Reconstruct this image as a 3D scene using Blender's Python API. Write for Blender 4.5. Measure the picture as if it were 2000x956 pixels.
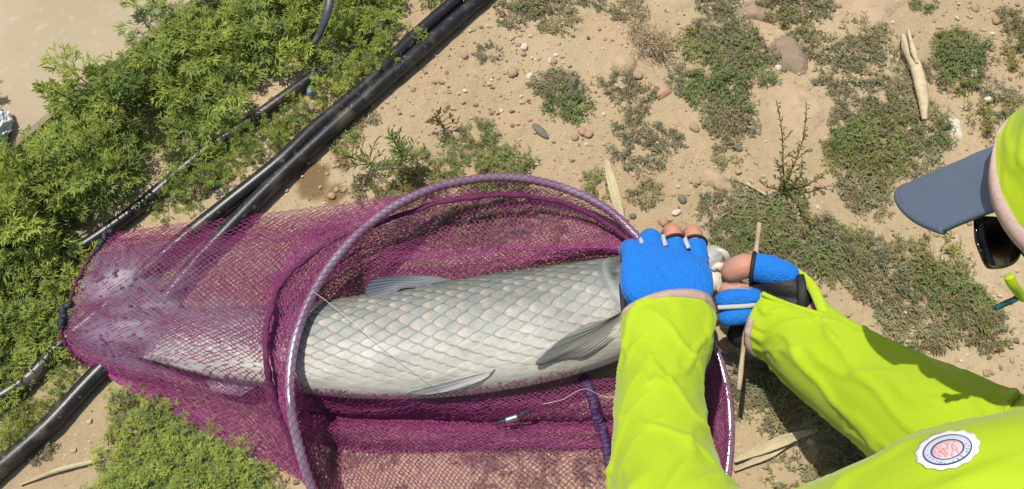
import bpy, bmesh, math, random
import numpy as np
from mathutils import Vector, Matrix
from mathutils.bvhtree import BVHTree
for o in list(bpy.data.objects): bpy.data.objects.remove(o)
scene = bpy.context.scene
COL = scene.collection
RNG = np.random.default_rng(7); random.seed(7)

# ------------------------------------------------------------------ camera, sky, sun, exposure
CAM = np.array([0.0, -0.45, 1.0])
KT = math.tan(math.radians(32.5))
_f = -CAM / np.linalg.norm(CAM); _r = np.array([1.0, 0, 0]); _u = np.cross(_r, _f)
cd = bpy.data.cameras.new('camera'); cam = bpy.data.objects.new('camera', cd); COL.objects.link(cam)
cam.location = CAM
cam.rotation_euler = Vector(_f).to_track_quat('-Z', 'Y').to_euler()
cd.sensor_width = 36; cd.lens = 18 / KT; cd.clip_start = 0.02; cd.clip_end = 200
scene.camera = cam
SUND = np.array([0.26, -0.14, -1.0]); SUND /= np.linalg.norm(SUND)      # the way the light travels
elev = math.asin(-SUND[2])
w = bpy.data.worlds.new('World'); scene.world = w; w.use_nodes = True
nt = w.node_tree; sky = nt.nodes.new('ShaderNodeTexSky'); sky.sky_type = 'NISHITA'; sky.sun_disc = False
sky.sun_elevation = elev; sky.sun_rotation = math.atan2(-SUND[0], -SUND[1]); sky.dust_density = 2.0
nt.links.new(sky.outputs[0], nt.nodes['Background'].inputs[0]); nt.nodes['Background'].inputs[1].default_value = 0.10
sl = bpy.data.lights.new('sun', 'SUN'); sl.energy = 4.2; sl.angle = math.radians(0.6); sl.color = (1.0, 0.945, 0.86)
so = bpy.data.objects.new('sun', sl); COL.objects.link(so); so.location = (-1, -0.3, 3)
so.rotation_euler = Vector(SUND).to_track_quat('-Z', 'Y').to_euler()
scene.view_settings.view_transform = 'Standard'; scene.view_settings.look = 'None'
scene.view_settings.exposure = 0.12; scene.view_settings.gamma = 1.0; scene.view_settings.use_curve_mapping = False

# ------------------------------------------------------------------ helpers
def W(px, py, z):
    """point of the place seen at a photograph pixel, at height z above the ground datum"""
    d = _f + (px - 1000) / 1000 * KT * _r + (478 - py) / 1000 * KT * _u
    return CAM + d * ((z - CAM[2]) / d[2])
def PX(p):
    v = np.asarray(p, float) - CAM
    dep = v @ _f
    return 1000 + (v @ _r) / dep / KT * 1000, 478 - (v @ _u) / dep / KT * 1000
def mpp(p):                                                    # metres per photograph pixel at a point
    return float((np.asarray(p) - CAM) @ _f) * KT / 1000
def hash2(ix, iy, seed):
    h = (ix.astype(np.int64) * 374761393 + iy.astype(np.int64) * 668265263 + seed * 974711) & 0xffffffff
    h = ((h ^ (h >> 13)) * 1274126177) & 0xffffffff
    return ((h ^ (h >> 16)) & 0xffff) / 65535.0
def vn(x, y, seed=0):
    x = np.asarray(x, float); y = np.asarray(y, float)
    ix = np.floor(x); iy = np.floor(y); fx = x - ix; fy = y - iy
    fx = fx * fx * (3 - 2 * fx); fy = fy * fy * (3 - 2 * fy)
    a = hash2(ix, iy, seed); b = hash2(ix + 1, iy, seed); c = hash2(ix, iy + 1, seed); d = hash2(ix + 1, iy + 1, seed)
    return (a * (1 - fx) + b * fx) * (1 - fy) + (c * (1 - fx) + d * fx) * fy
def fbm(x, y, seed=0, oct=4):
    s = 0; a = 0.5
    for k in range(oct):
        s = s + a * (vn(x, y, seed + k * 17) * 2 - 1); x = np.asarray(x) * 2.03; y = np.asarray(y) * 2.03; a *= 0.5
    return s
def nrm(v):
    v = np.asarray(v, float); return v / (np.linalg.norm(v, axis=-1, keepdims=True) + 1e-12)
def gh(x, y):
    return 0.010 * fbm(np.asarray(x) * 3.1 + 5, np.asarray(y) * 3.1 + 9, 3, 3) + 0.004 * fbm(np.asarray(x) * 17, np.asarray(y) * 17, 5, 3)
def G(px, py, dz=0.0):
    p = W(px, py, 0.0); p[2] = gh(p[0], p[1]) + dz; return p

def tag(o, label=None, cat=None, group=None, kind=None):
    if label: o['label'] = label
    if cat: o['category'] = cat
    if group: o['group'] = group
    if kind: o['kind'] = kind
    return o
def empty(name, loc=(0, 0, 0), rz=0.0):
    o = bpy.data.objects.new(name, None); COL.objects.link(o); o.location = loc; o.rotation_euler[2] = rz
    o.empty_display_size = 0.02; return o
def link(name, me, mat=None, parent=None):
    o = bpy.data.objects.new(name, me); COL.objects.link(o)
    if mat is not None and not me.materials: me.materials.append(mat)
    if parent is not None:
        o.parent = parent
        if parent.location.length > 0 or parent.rotation_euler[2]:
            o.matrix_parent_inverse = (Matrix.Translation(parent.location) @ parent.rotation_euler.to_matrix().to_4x4()).inverted()
    return o
def fmesh(name, V, F, smooth=True, attrs=None):
    """fast mesh: V (n,3), F (m,k) one polygon size, or list of such arrays"""
    V = np.ascontiguousarray(V, dtype=np.float32)
    Fs = F if isinstance(F, list) else [F]
    Fs = [np.asarray(f, dtype=np.int32) for f in Fs if len(f)]
    me = bpy.data.meshes.new(name)
    me.vertices.add(len(V)); me.vertices.foreach_set('co', V.ravel())
    tot = sum(f.size for f in Fs); npoly = sum(len(f) for f in Fs)
    me.loops.add(tot); me.loops.foreach_set('vertex_index', np.concatenate([f.ravel() for f in Fs]))
    me.polygons.add(npoly)
    sizes = np.concatenate([np.full(len(f), f.shape[1], np.int32) for f in Fs])
    st = np.zeros(npoly, np.int32); st[1:] = np.cumsum(sizes)[:-1]
    me.polygons.foreach_set('loop_start', st)
    me.polygons.foreach_set('use_smooth', np.full(npoly, smooth, dtype=bool))
    me.update(calc_edges=True); me.validate()
    if attrs:
        for k, a in attrs.items():
            a = np.ascontiguousarray(a, dtype=np.float32)
            if a.ndim == 1:
                at = me.attributes.new(k, 'FLOAT', 'POINT'); at.data.foreach_set('value', a)
            else:
                at = me.attributes.new(k, 'FLOAT_COLOR', 'POINT')
                if a.shape[1] == 3: a = np.concatenate([a, np.ones((len(a), 1), np.float32)], 1)
                at.data.foreach_set('color', np.ascontiguousarray(a).ravel())
    return me
def grid_faces(nu, nv, closed_v=False):
    i = np.arange(nu - 1)[:, None]; j = np.arange(nv if closed_v else nv - 1)[None, :]
    j2 = (j + 1) % nv
    return np.stack([i * nv + j, i * nv + j2, (i + 1) * nv + j2, (i + 1) * nv + j], -1).reshape(-1, 4)
def spline(P, n, closed=False):
    """Catmull-Rom through P (m,k) -> n samples"""
    P = np.asarray(P, float); m = len(P)
    if closed: t = np.linspace(0, m, n, endpoint=False)
    else: t = np.linspace(0, m - 1, n)
    i = np.floor(t).astype(int)
    if not closed: i = np.minimum(i, m - 2)
    f = (t - i)[:, None]
    def at(k):
        if closed: return P[k % m]
        q = np.clip(k, 0, m - 1); r = P[q].copy()
        lo = k < 0; hi = k > m - 1
        r[lo] = 2 * P[0] - P[1]; r[hi] = 2 * P[-1] - P[-2]
        return r
    p0, p1, p2, p3 = at(i - 1), at(i), at(i + 1), at(i + 2)
    return 0.5 * (2 * p1 + (p2 - p0) * f + (2 * p0 - 5 * p1 + 4 * p2 - p3) * f * f + (3 * p1 - p0 - 3 * p2 + p3) * f ** 3)
def frames(C, up):
    T = nrm(np.gradient(C, axis=0)); up = np.asarray(up, float)
    if up.ndim == 1: up = np.tile(up, (len(C), 1))
    N = nrm(up - (up * T).sum(1, keepdims=True) * T); S = np.cross(T, N)
    return T, S, N
def loft(stations, n=60, m=40, up=(0, 0, 1), disp=None, expo=2.0, caps='', skew=None):
    """stations rows: x,y,z,half-width(side),half-height(normal). returns V (n,m,3)"""
    A = spline(np.asarray(stations, float), n); C = A[:, :3]; a = np.maximum(A[:, 3], 1e-4); b = np.maximum(A[:, 4], 1e-4)
    T, S, N = frames(C, up)
    th = np.linspace(0, 2 * math.pi, m, endpoint=False); ct = np.cos(th); st = np.sin(th)
    if expo != 2.0:
        ct = np.sign(ct) * np.abs(ct) ** (2 / expo); st = np.sign(st) * np.abs(st) ** (2 / expo)
    k = np.ones(n)
    s = np.linspace(0, 1, n)
    if '0' in caps:
        r = np.mean(a[:3]) ; L = np.concatenate([[0], np.cumsum(np.linalg.norm(np.diff(C, axis=0), axis=1))])
        q = np.clip(L / r, 0, 1); k *= np.sqrt(np.clip(1 - (1 - q) ** 2, 0.0004, 1))
    if '1' in caps:
        r = np.mean(a[-3:]); L = np.concatenate([[0], np.cumsum(np.linalg.norm(np.diff(C[::-1], axis=0), axis=1))])[::-1]
        q = np.clip(L / r, 0, 1); k *= np.sqrt(np.clip(1 - (1 - q) ** 2, 0.0004, 1))
    off = S[:, None] * (a * k)[:, None, None] * ct[None, :, None] + N[:, None] * (b * k)[:, None, None] * st[None, :, None]
    V = C[:, None] + off
    if disp is not None:
        SS, TH = np.meshgrid(s, th, indexing='ij')
        V = V + nrm(off) * disp(SS, TH)[..., None]
    if skew is not None:
        V = V + T[:, None] * skew(s[:, None], th[None, :])[..., None]
    return V
def loftmesh(name, V, closed_ends=True, attrs=None, smooth=True):
    n, m, _ = V.shape; P = V.reshape(-1, 3); F = [grid_faces(n, m, True)]
    if closed_ends:
        P = np.concatenate([P, V[0].mean(0)[None], V[-1].mean(0)[None]]); c0 = n * m; c1 = c0 + 1
        j = np.arange(m); j2 = (j + 1) % m
        F.append(np.stack([np.full(m, c0), j2, j], 1)); F.append(np.stack([np.full(m, c1), (n - 1) * m + j, (n - 1) * m + j2], 1))
    return fmesh(name, P, F, smooth, attrs)
def tubeV(C, r, m=8, up=(0.13, 0.21, 1)):
    C = np.asarray(C, float); n = len(C); r = np.broadcast_to(np.asarray(r, float), (n,))
    T, S, N = frames(C, up)
    th = np.linspace(0, 2 * math.pi, m, endpoint=False)
    return C[:, None] + r[:, None, None] * (S[:, None] * np.cos(th)[None, :, None] + N[:, None] * np.sin(th)[None, :, None])
def tube(name, C, r, mat, parent=None, m=8, up=(0.13, 0.21, 1)):
    return link(name, loftmesh(name, tubeV(C, r, m, up)), mat, parent)
def join(parts):
    """[(V,F list)] -> V, F list; parts are loft arrays (n,m,3), closed"""
    Vs = []; Fq = []; Ft = []; b = 0
    for V in parts:
        n, m, _ = V.shape; P = np.concatenate([V.reshape(-1, 3), V[0].mean(0)[None], V[-1].mean(0)[None]])
        Fq.append(grid_faces(n, m, True) + b); j = np.arange(m); j2 = (j + 1) % m
        Ft.append(np.stack([np.full(m, n * m), j2, j], 1) + b); Ft.append(np.stack([np.full(m, n * m + 1), (n - 1) * m + j, (n - 1) * m + j2], 1) + b)
        Vs.append(P); b += len(P)
    return np.concatenate(Vs), [np.concatenate(Fq), np.concatenate(Ft)]
def smalltubes(segs, r, m=3):
    """many straight prisms: segs (n,2,3)"""
    A = segs[:, 0]; B = segs[:, 1]; T = nrm(B - A); ref = np.where(np.abs(T[:, 2:3]) > .9, [[1., 0, 0]], [[0, 0, 1.]])
    S = nrm(np.cross(T, ref)); N = np.cross(S, T); r = np.broadcast_to(np.asarray(r, float), (len(A),))[:, None]
    V = []
    for P in (A, B):
        for k in range(m):
            t = 2 * math.pi * k / m; V.append(P + r * (S * math.cos(t) + N * math.sin(t)))
    V = np.stack(V, 1); base = (np.arange(len(A)) * 2 * m)[:, None]
    F = np.concatenate([base + np.array([[k, (k + 1) % m, m + (k + 1) % m, m + k]]) for k in range(m)])
    return V.reshape(-1, 3), F

# ------------------------------------------------------------------ materials
def mat(name, base=(0.5, 0.5, 0.5), rough=0.6, metal=0.0, spec=0.5, attr=None, noise=None, bump=None, coat=0.0, sheen=0.0, trans=0.0, ssub=0.0):
    """noise=(scale, colour2, lo, hi) blends a second colour; bump=(kind, scale, strength, dist)"""
    m = bpy.data.materials.new(name); m.use_nodes = True; t = m.node_tree; N = t.nodes; L = t.links
    b = N['Principled BSDF']; b.inputs['Base Color'].default_value = (*base, 1); b.inputs['Roughness'].default_value = rough
    b.inputs['Metallic'].default_value = metal; b.inputs['Specular IOR Level'].default_value = spec
    b.inputs['Coat Weight'].default_value = coat
    if sheen: b.inputs['Sheen Weight'].default_value = sheen; b.inputs['Sheen Roughness'].default_value = 0.4
    if ssub: b.inputs['Subsurface Weight'].default_value = ssub; b.inputs['Subsurface Radius'].default_value = (0.006, 0.003, 0.002); b.inputs['Subsurface Scale'].default_value = 1.0
    tc = N.new('ShaderNodeTexCoord'); src = None
    if attr:
        a = N.new('ShaderNodeAttribute'); a.attribute_name = attr; src = a.outputs['Color']
    if noise:
        for sc, c2, lo, hi in (noise if isinstance(noise, list) else [noise]):
            nz = N.new('ShaderNodeTexNoise'); nz.inputs['Scale'].default_value = sc; nz.inputs['Detail'].default_value = 6; nz.inputs['Roughness'].default_value = 0.6
            L.new(tc.outputs['Object'], nz.inputs['Vector'])
            mr = N.new('ShaderNodeMapRange'); mr.inputs['From Min'].default_value = lo; mr.inputs['From Max'].default_value = hi
            L.new(nz.outputs['Fac'], mr.inputs['Value'])
            mx = N.new('ShaderNodeMix'); mx.data_type = 'RGBA'; L.new(mr.outputs[0], mx.inputs['Factor'])
            if src is None: mx.inputs['A'].default_value = (*base, 1)
            else: L.new(src, mx.inputs['A'])
            mx.inputs['B'].default_value = (*c2, 1); src = mx.outputs['Result']
    if src is not None: L.new(src, b.inputs['Base Color'])
    if bump:
        prev = None
        for kind, sc, st, dist in (bump if isinstance(bump, list) else [bump]):
            if kind == 'noise':
                q = N.new('ShaderNodeTexNoise'); q.inputs['Scale'].default_value = sc; q.inputs['Detail'].default_value = 8; q.inputs['Roughness'].default_value = 0.65; out = q.outputs['Fac']
            elif kind == 'voronoi':
                q = N.new('ShaderNodeTexVoronoi'); q.inputs['Scale'].default_value = sc; out = q.outputs['Distance']
            else:
                q = N.new('ShaderNodeTexWave'); q.inputs['Scale'].default_value = sc; q.bands_direction = 'DIAGONAL'; q.inputs['Distortion'].default_value = 1.2; out = q.outputs['Fac']
            L.new(tc.outputs['Object'], q.inputs['Vector'])
            bp = N.new('ShaderNodeBump'); bp.inputs['Strength'].default_value = st; bp.inputs['Distance'].default_value = dist
            L.new(out, bp.inputs['Height'])
            if prev is not None: L.new(prev, bp.inputs['Normal'])
            prev = bp.outputs['Normal']
        L.new(prev, b.inputs['Normal'])
    if trans:
        tr = N.new('ShaderNodeBsdfTranslucent'); ms = N.new('ShaderNodeMixShader'); ms.inputs[0].default_value = trans
        if src is not None: L.new(src, tr.inputs['Color'])
        else: tr.inputs['Color'].default_value = (*base, 1)
        L.new(b.outputs[0], ms.inputs[1]); L.new(tr.outputs[0], ms.inputs[2])
        L.new(ms.outputs[0], N['Material Output'].inputs['Surface'])
    return m
# ------------------------------------------------------------------ ground
def axis(lo, hi, step, far):
    a = list(np.arange(lo, hi + step / 2, step)); d = step; l, h = [], []
    x = hi
    while x < far: d *= 1.35; x += d; h.append(x)
    x = lo; d = step
    while x > -far: d *= 1.35; x -= d; l.append(x)
    return np.array(l[::-1] + a + h)
gx = axis(-1.15, 1.15, 0.0052, 30); gy = axis(-0.62, 0.85, 0.0052, 30)
GX, GY = np.meshgrid(gx, gy, indexing='ij')
GZ = gh(GX, GY) + 0.0016 * fbm(GX * 75, GY * 75, 21, 3) + 0.0022 * np.maximum(fbm(GX * 38, GY * 38, 33, 2), 0)
damp = np.zeros_like(GX)
for (px, py, r) in ((612, 352, .030), (668, 318, .016), (655, 378, .018), (575, 620, .03), (660, 300, .012)):
    c = W(px, py, 0); d = np.hypot(GX - c[0], (GY - c[1]) * .8) + .010 * fbm(GX * 60, GY * 60, 8, 3)
    damp = np.maximum(damp, np.clip((r - d) / .008, 0, 1))
def ground_material():
    m = bpy.data.materials.new('dry_dirt'); m.use_nodes = True; t = m.node_tree; N = t.nodes; L = t.links; b = N['Principled BSDF']
    b.inputs['Roughness'].default_value = 0.95; b.inputs['Specular IOR Level'].default_value = 0.15
    tc = N.new('ShaderNodeTexCoord')
    def nz(scale, detail=6, rough=.6):
        q = N.new('ShaderNodeTexNoise'); q.inputs['Scale'].default_value = scale; q.inputs['Detail'].default_value = detail; q.inputs['Roughness'].default_value = rough
        L.new(tc.outputs['Object'], q.inputs['Vector']); return q.outputs['Fac']
    def rng(v, lo, hi):
        q = N.new('ShaderNodeMapRange'); q.inputs['From Min'].default_value = lo; q.inputs['From Max'].default_value = hi; L.new(v, q.inputs['Value']); return q.outputs[0]
    def mix(f, a, c, blend='MIX'):
        q = N.new('ShaderNodeMix'); q.data_type = 'RGBA'; q.blend_type = blend; L.new(f, q.inputs['Factor'])
        for k, v in (('A', a), ('B', c)):
            if isinstance(v, tuple): q.inputs[k].default_value = (*v, 1)
            else: L.new(v, q.inputs[k])
        return q.outputs['Result']
    c = mix(rng(nz(2.2), .38, .64), (.38, .295, .172), (.47, .382, .238))
    c = mix(rng(nz(9, 8), .45, .72), c, (.44, .315, .195))
    c = mix(rng(nz(55, 8, .75), .52, .78), c, (.285, .205, .12))
    c = mix(rng(nz(190, 4, .7), .60, .74), c, (.50, .40, .27))
    v = N.new('ShaderNodeTexVoronoi'); v.inputs['Scale'].default_value = 120; L.new(tc.outputs['Object'], v.inputs['Vector'])
    sp = N.new('ShaderNodeMath'); sp.operation = 'LESS_THAN'; sp.inputs[1].default_value = 0.16; L.new(v.outputs['Distance'], sp.inputs[0])
    k2 = N.new('ShaderNodeMath'); k2.operation = 'MULTIPLY'; L.new(sp.outputs[0], k2.inputs[0]); L.new(rng(nz(14), .48, .60), k2.inputs[1])
    c = mix(k2.outputs[0], c, (.55, .46, .34))
    a = N.new('ShaderNodeAttribute'); a.attribute_name = 'damp'
    c = mix(a.outputs['Fac'], c, (.20, .135, .07))
    L.new(c, b.inputs['Base Color'])
    b1 = N.new('ShaderNodeBump'); b1.inputs['Strength'].default_value = .55; b1.inputs['Distance'].default_value = .004; L.new(nz(160, 8, .7), b1.inputs['Height'])
    b2 = N.new('ShaderNodeBump'); b2.inputs['Strength'].default_value = .75; b2.inputs['Distance'].default_value = .008; L.new(nz(42, 8, .65), b2.inputs['Height'])
    L.new(b1.outputs[0], b2.inputs['Normal']); L.new(b2.outputs[0], b.inputs['Normal'])
    return m
M_DIRT = ground_material()
V = np.stack([GX, GY, GZ], -1).reshape(-1, 3)
go = link('ground', fmesh('ground', V, grid_faces(len(gx), len(gy)), True, {'damp': damp.ravel()}), M_DIRT); tag(go, kind='structure')

# concrete slab in the far left corner
M_CONC = mat('concrete', (.40, .33, .225), .9, noise=[(3, (.34, .275, .18), .4, .65), (60, (.46, .39, .28), .55, .8), (24, (.25, .18, .10), .68, .8)], bump=[('noise', 150, .25, .002), ('noise', 18, .25, .004)], spec=.2)
ea = W(-60, 405, 0); eb = W(470, -28, 0); ed = nrm(eb - ea); en = np.array([-ed[1], ed[0], 0.0])
e0 = ea - ed * 0.9; e1 = eb + ed * 0.9
bm = bmesh.new(); n = 160
tops, bots, edg = [], [], []
for k in range(n + 1):
    p = e0 + (e1 - e0) * k / n
    wv = 0.0035 * float(fbm(k * .31, 1.0, 4, 3))
    q = p + en * wv
    bots.append(bm.verts.new((q[0], q[1], -0.04))); edg.append(bm.verts.new((q[0], q[1], 0.031 + wv * .5)))
    q2 = q + en * .006; tops.append(bm.verts.new((q2[0], q2[1], 0.036)))
fa = bm.verts.new(tuple((e1 + en * 1.4)[:2]) + (.036,)); fb = bm.verts.new(tuple((e0 + en * 1.4)[:2]) + (.036,))
for k in range(n):
    bm.faces.new((bots[k], bots[k + 1], edg[k + 1], edg[k])); bm.faces.new((edg[k], edg[k + 1], tops[k + 1], tops[k]))
bm.faces.new(tops + [fa, fb])
me = bpy.data.meshes.new('concrete_slab'); bm.to_mesh(me); bm.free()
tag(link('concrete_slab', me, M_CONC), 'flat weathered beige concrete slab beside the tall green weeds', 'slab')

# ------------------------------------------------------------------ stones
def stone_mesh(name, seed, amp=.22, sub=2):
    bm = bmesh.new(); bmesh.ops.create_icosphere(bm, subdivisions=sub, radius=1.0)
    r = np.random.default_rng(seed); D = nrm(r.normal(size=(9, 3))); c = r.uniform(.62, .95, 9)
    for v in bm.verts:
        p = np.array(v.co); k = 1.0
        for d, cc in zip(D, c):                       # facet cuts
            q = p @ d
            if q > cc: p = p - d * (q - cc) * .85
        v.co = p * (1 + amp * .4 * float(fbm(p[0] * 2.1 + seed, p[1] * 2.1 + p[2] * 1.7, seed, 3)))
    me = bpy.data.meshes.new(name); bm.to_mesh(me); bm.free()
    me.polygons.foreach_set('use_smooth', [True] * len(me.polygons)); return me
SC = {'tan': mat('tan_stone', (.42, .31, .19), .85, noise=[(90, (.30, .21, .12), .45, .7), (500, (.55, .44, .3), .6, .8)], bump=('noise', 300, .5, .003)),
      'pink': mat('pink_stone', (.47, .30, .19), .85, noise=[(60, (.36, .23, .13), .45, .7), (400, (.56, .42, .3), .6, .8)], bump=('noise', 260, .5, .003)),
      'white': mat('pale_stone', (.62, .56, .46), .8, noise=(120, (.48, .40, .28), .45, .7), bump=('noise', 300, .4, .002)),
      'grey': mat('grey_stone', (.19, .17, .145), .8, noise=(150, (.12, .10, .085), .45, .7), bump=('noise', 300, .5, .002))}
protos = {k: [stone_mesh('pebble', 11 * i + 3 + hash(k) % 1) for i in range(5)] for k in SC}
for k in protos:
    for me in protos[k]: me.materials.append(SC[k])
def stone(name, kind, px, py, rx, ry, h, rz=0.0, sink=.35, label=None, group=None, cat='stone', i=None):
    i = random.randrange(5) if i is None else i
    o = link(name, protos[kind][i]); p = G(px, py); o.location = (p[0], p[1], p[2] + h * (1 - 2 * sink))
    s = mpp(p); o.scale = (rx * s, ry * s * 1.1, h); o.rotation_euler = (random.uniform(-.15, .15), random.uniform(-.15, .15), rz)
    return tag(o, label, cat, group)
# big flat stones sunk in the dirt
M_ROCK = mat('flat_rock', (.41, .305, .195), .9, noise=[(14, (.46, .345, .22), .4, .6), (48, (.30, .215, .13), .52, .75), (260, (.53, .43, .3), .62, .78)], bump=[('noise', 90, .5, .004), ('noise', 300, .4, .002)], spec=.2)
M_ROCKD = mat('brown_rock', (.27, .205, .14), .9, noise=[(20, (.36, .27, .18), .42, .62), (70, (.18, .135, .09), .52, .75), (260, (.44, .36, .25), .62, .78)], bump=[('noise', 90, .6, .005), ('noise', 300, .4, .002)], spec=.2)
def flat_rock(outline, hgt, m, label, seed):
    P = np.array([W(x, y, 0) for x, y in outline]); c = P.mean(0); n = 72; R = 16
    E = spline(P, n, True); rings = []; an = np.linspace(0, 2 * math.pi, n, endpoint=False)
    wob = 1 + .22 * fbm(np.cos(an) * 1.6 + seed, np.sin(an) * 1.6, seed, 3)
    for k in range(R + 1):
        f = k / R; prof = hgt * (max(0, 1 - f ** 2.6) ** .8) - .004 * f ** 4
        q = c + (E - c) * (f * wob)[:, None]
        z = gh(q[:, 0], q[:, 1]) * 1.0 + prof + .0045 * fbm(q[:, 0] * 30, q[:, 1] * 30, seed, 4)
        rings.append(np.stack([q[:, 0], q[:, 1], z], 1))
    V = np.array(rings); o = link('flat_rock', fmesh('flat_rock', V.reshape(-1, 3), grid_faces(R + 1, n, True)), m)
    return tag(o, label, 'rock')
flat_rock([(1495, 165), (1560, 152), (1600, 190), (1615, 235), (1590, 275), (1530, 268), (1500, 225)], .007, M_ROCK, 'large smooth pinkish flat rock sunk in the dirt behind the branching weed', 3)
flat_rock([(1505, 78), (1545, 68), (1578, 110), (1580, 145), (1550, 150), (1515, 120)], .013, M_ROCKD, 'rough brown rock just above the large smooth pinkish rock', 5)
flat_rock([(1430, 12), (1480, 0), (1522, 30), (1518, 48), (1470, 40), (1440, 36)], .010, M_ROCKD, 'long brown rock with dirt on it between two weed mats', 9)
flat_rock([(1640, -40), (1790, -50), (1760, 20), (1725, 52), (1680, 40), (1640, 10)], .006, M_ROCK, 'broad flat pale rock above the pale driftwood branch', 13)
flat_rock([(1195, 112), (1232, 104), (1248, 128), (1225, 148), (1200, 140)], .010, M_ROCK, 'pale tan rock beside the dry root clump', 15)
flat_rock([(1268, 165), (1300, 158), (1312, 180), (1290, 196), (1270, 188)], .009, SC['pink'], 'pinkish rock between the dry root clump and a round weed tuft', 17)
flat_rock([(1375, 330), (1420, 345), (1440, 378), (1400, 375), (1370, 352)], .010, M_ROCK, 'half buried flat rock beside the grey green weed mat by the blue glove', 19)
flat_rock([(1840, 460), (1872, 455), (1878, 485), (1850, 492)], .008, M_ROCK, 'small flat rock under the cap visor', 23)
flat_rock([(1845, 225), (1880, 228), (1882, 268), (1852, 262)], .006, SC['white'], 'bluish white flat stone beside the lower end of the driftwood', 25)
PB = [('white', 1035, 147, 9, 7), ('white', 1024, 90, 8, 8), ('grey', 1120, 157, 11, 9), ('grey', 1055, 254, 9, 22), ('grey', 1331, 392, 9, 10), ('pink', 1137, 256, 9, 10), ('pink', 1000, 140, 12, 12),
      ('white', 1520, 133, 8, 7), ('grey', 1531, 136, 7, 7), ('tan', 1490, 100, 8, 8), ('white', 1901, 145, 11, 8), ('pink', 1866, 168, 10, 9), ('white', 1928, 195, 11, 8), ('tan', 1905, 15, 12, 8), ('tan', 1945, 40, 9, 9),
      ('pink', 1240, 230, 8, 8), ('tan', 1230, 258, 8, 11), ('white', 1076, 117, 8, 6), ('tan', 958, 340, 8, 7), ('pink', 1150, 262, 9, 9), ('tan', 1122, 268, 8, 8), ('white', 1320, 418, 7, 10), ('pink', 1294, 436, 11, 10),
      ('tan', 1080, 118, 9, 8), ('tan', 657, 372, 7, 5), ('pink', 648, 385, 9, 8), ('white', 1268, 100, 12, 12), ('tan', 1247, 147, 12, 9), ('tan', 1355, 250, 9, 12), ('grey', 1440, 290, 9, 10), ('grey', 1900, 320, 9, 8)]
for k, (kd, px, py, rx, ry) in enumerate(PB):
    lab = {'white': 'pale white pebble lying on the bare dirt', 'grey': 'dark grey pebble lying on the bare dirt', 'pink': 'pinkish pebble lying on the bare dirt', 'tan': 'tan pebble lying on the bare dirt'}[kd]
    stone('pebble', kd, px, py, rx, ry, mpp(G(px, py)) * min(rx, ry) * .75, random.uniform(0, 3), .3, lab, kd + ' pebbles on the dirt', 'pebble')
BARE = [(880, 60, 1240, 330), (1130, 210, 1400, 440), (1560, 0, 1640, 180), (1640, 330, 1960, 480), (1500, 300, 1720, 480), (1860, 0, 2000, 420), (1680, 430, 2000, 760), (900, 30, 1300, 200), (1440, 780, 1700, 956), (1500, 270, 1660, 420), (560, 260, 900, 400), (640, 880, 1180, 956)]
cnt = 0
while cnt < 170:
    x0, y0, x1, y1 = random.choice(BARE); px, py = random.uniform(x0, x1), random.uniform(y0, y1)
    r = random.uniform(3.2, 5.2) if random.random() < .8 else random.uniform(5, 8)
    kd = random.choices(['tan', 'pink', 'white', 'grey'], [6, 3, 1.5, .7])[0]
    lab = {'white': 'pale white pebble lying on the bare dirt', 'grey': 'dark grey pebble lying on the bare dirt', 'pink': 'pinkish pebble lying on the bare dirt', 'tan': 'tan pebble lying on the bare dirt'}[kd]
    stone('pebble', kd, px, py, r, r * random.uniform(.7, 1.1), r * .00055, random.uniform(0, 3), .32, lab, kd + ' pebbles on the dirt', 'pebble'); cnt += 1
# gravel and crumbs: uncountable
t = (1 + 5 ** .5) / 2
ico = nrm(np.array([(-1, t, 0), (1, t, 0), (-1, -t, 0), (1, -t, 0), (0, -1, t), (0, 1, t), (0, -1, -t), (0, 1, -t), (t, 0, -1), (t, 0, 1), (-t, 0, -1), (-t, 0, 1)]))
icf = np.array([(0, 11, 5), (0, 5, 1), (0, 1, 7), (0, 7, 10), (0, 10, 11), (1, 5, 9), (5, 11, 4), (11, 10, 2), (10, 7, 6), (7, 1, 8), (3, 9, 4), (3, 4, 2), (3, 2, 6), (3, 6, 8), (3, 8, 9), (4, 9, 5), (2, 4, 11), (6, 2, 10), (8, 6, 7), (9, 8, 1)])
n = 11000
pp = np.stack([RNG.uniform(-1.05, 1.05, n * 3), RNG.uniform(-.5, .75, n * 3)], 1)
keep = (fbm(pp[:, 0] * 4, pp[:, 1] * 4, 77, 3) + RNG.uniform(-.5, .5, n * 3)) > .05; keep &= (pp[:, 0] > -.45) | (RNG.uniform(size=n * 3) < .25)
pp = pp[keep][:n]; n = len(pp)
sz = .0008 + .0032 * RNG.uniform(size=n) ** 5 + .0006 * RNG.uniform(size=n)
V = ico[None] * (1 + RNG.uniform(-.28, .28, (n, 12, 1))) * sz[:, None, None] * np.stack([RNG.uniform(.8, 1.4, n), RNG.uniform(.7, 1.1, n), RNG.uniform(.5, .8, n)], 1)[:, None]
V = V + np.concatenate([pp, (gh(pp[:, 0], pp[:, 1]) + sz * .35 + .0006)[:, None]], 1)[:, None]
gc = np.array([(.40, .29, .175), (.33, .235, .135), (.47, .36, .24), (.55, .46, .34), (.24, .18, .12), (.45, .29, .18)])[RNG.integers(0, 6, n)] * RNG.uniform(.85, 1.1, (n, 1))
F = (icf[None] + 12 * np.arange(n)[:, None, None]).reshape(-1, 3)
M_GRAV = mat('gravel', rough=.9, attr='tint', spec=.2)
tag(link('gravel', fmesh('gravel', V.reshape(-1, 3), F, False, {'tint': np.repeat(gc, 12, 0)}), M_GRAV), 'fine tan gravel and dirt crumbs scattered over the ground', 'gravel', kind='stuff')

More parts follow.
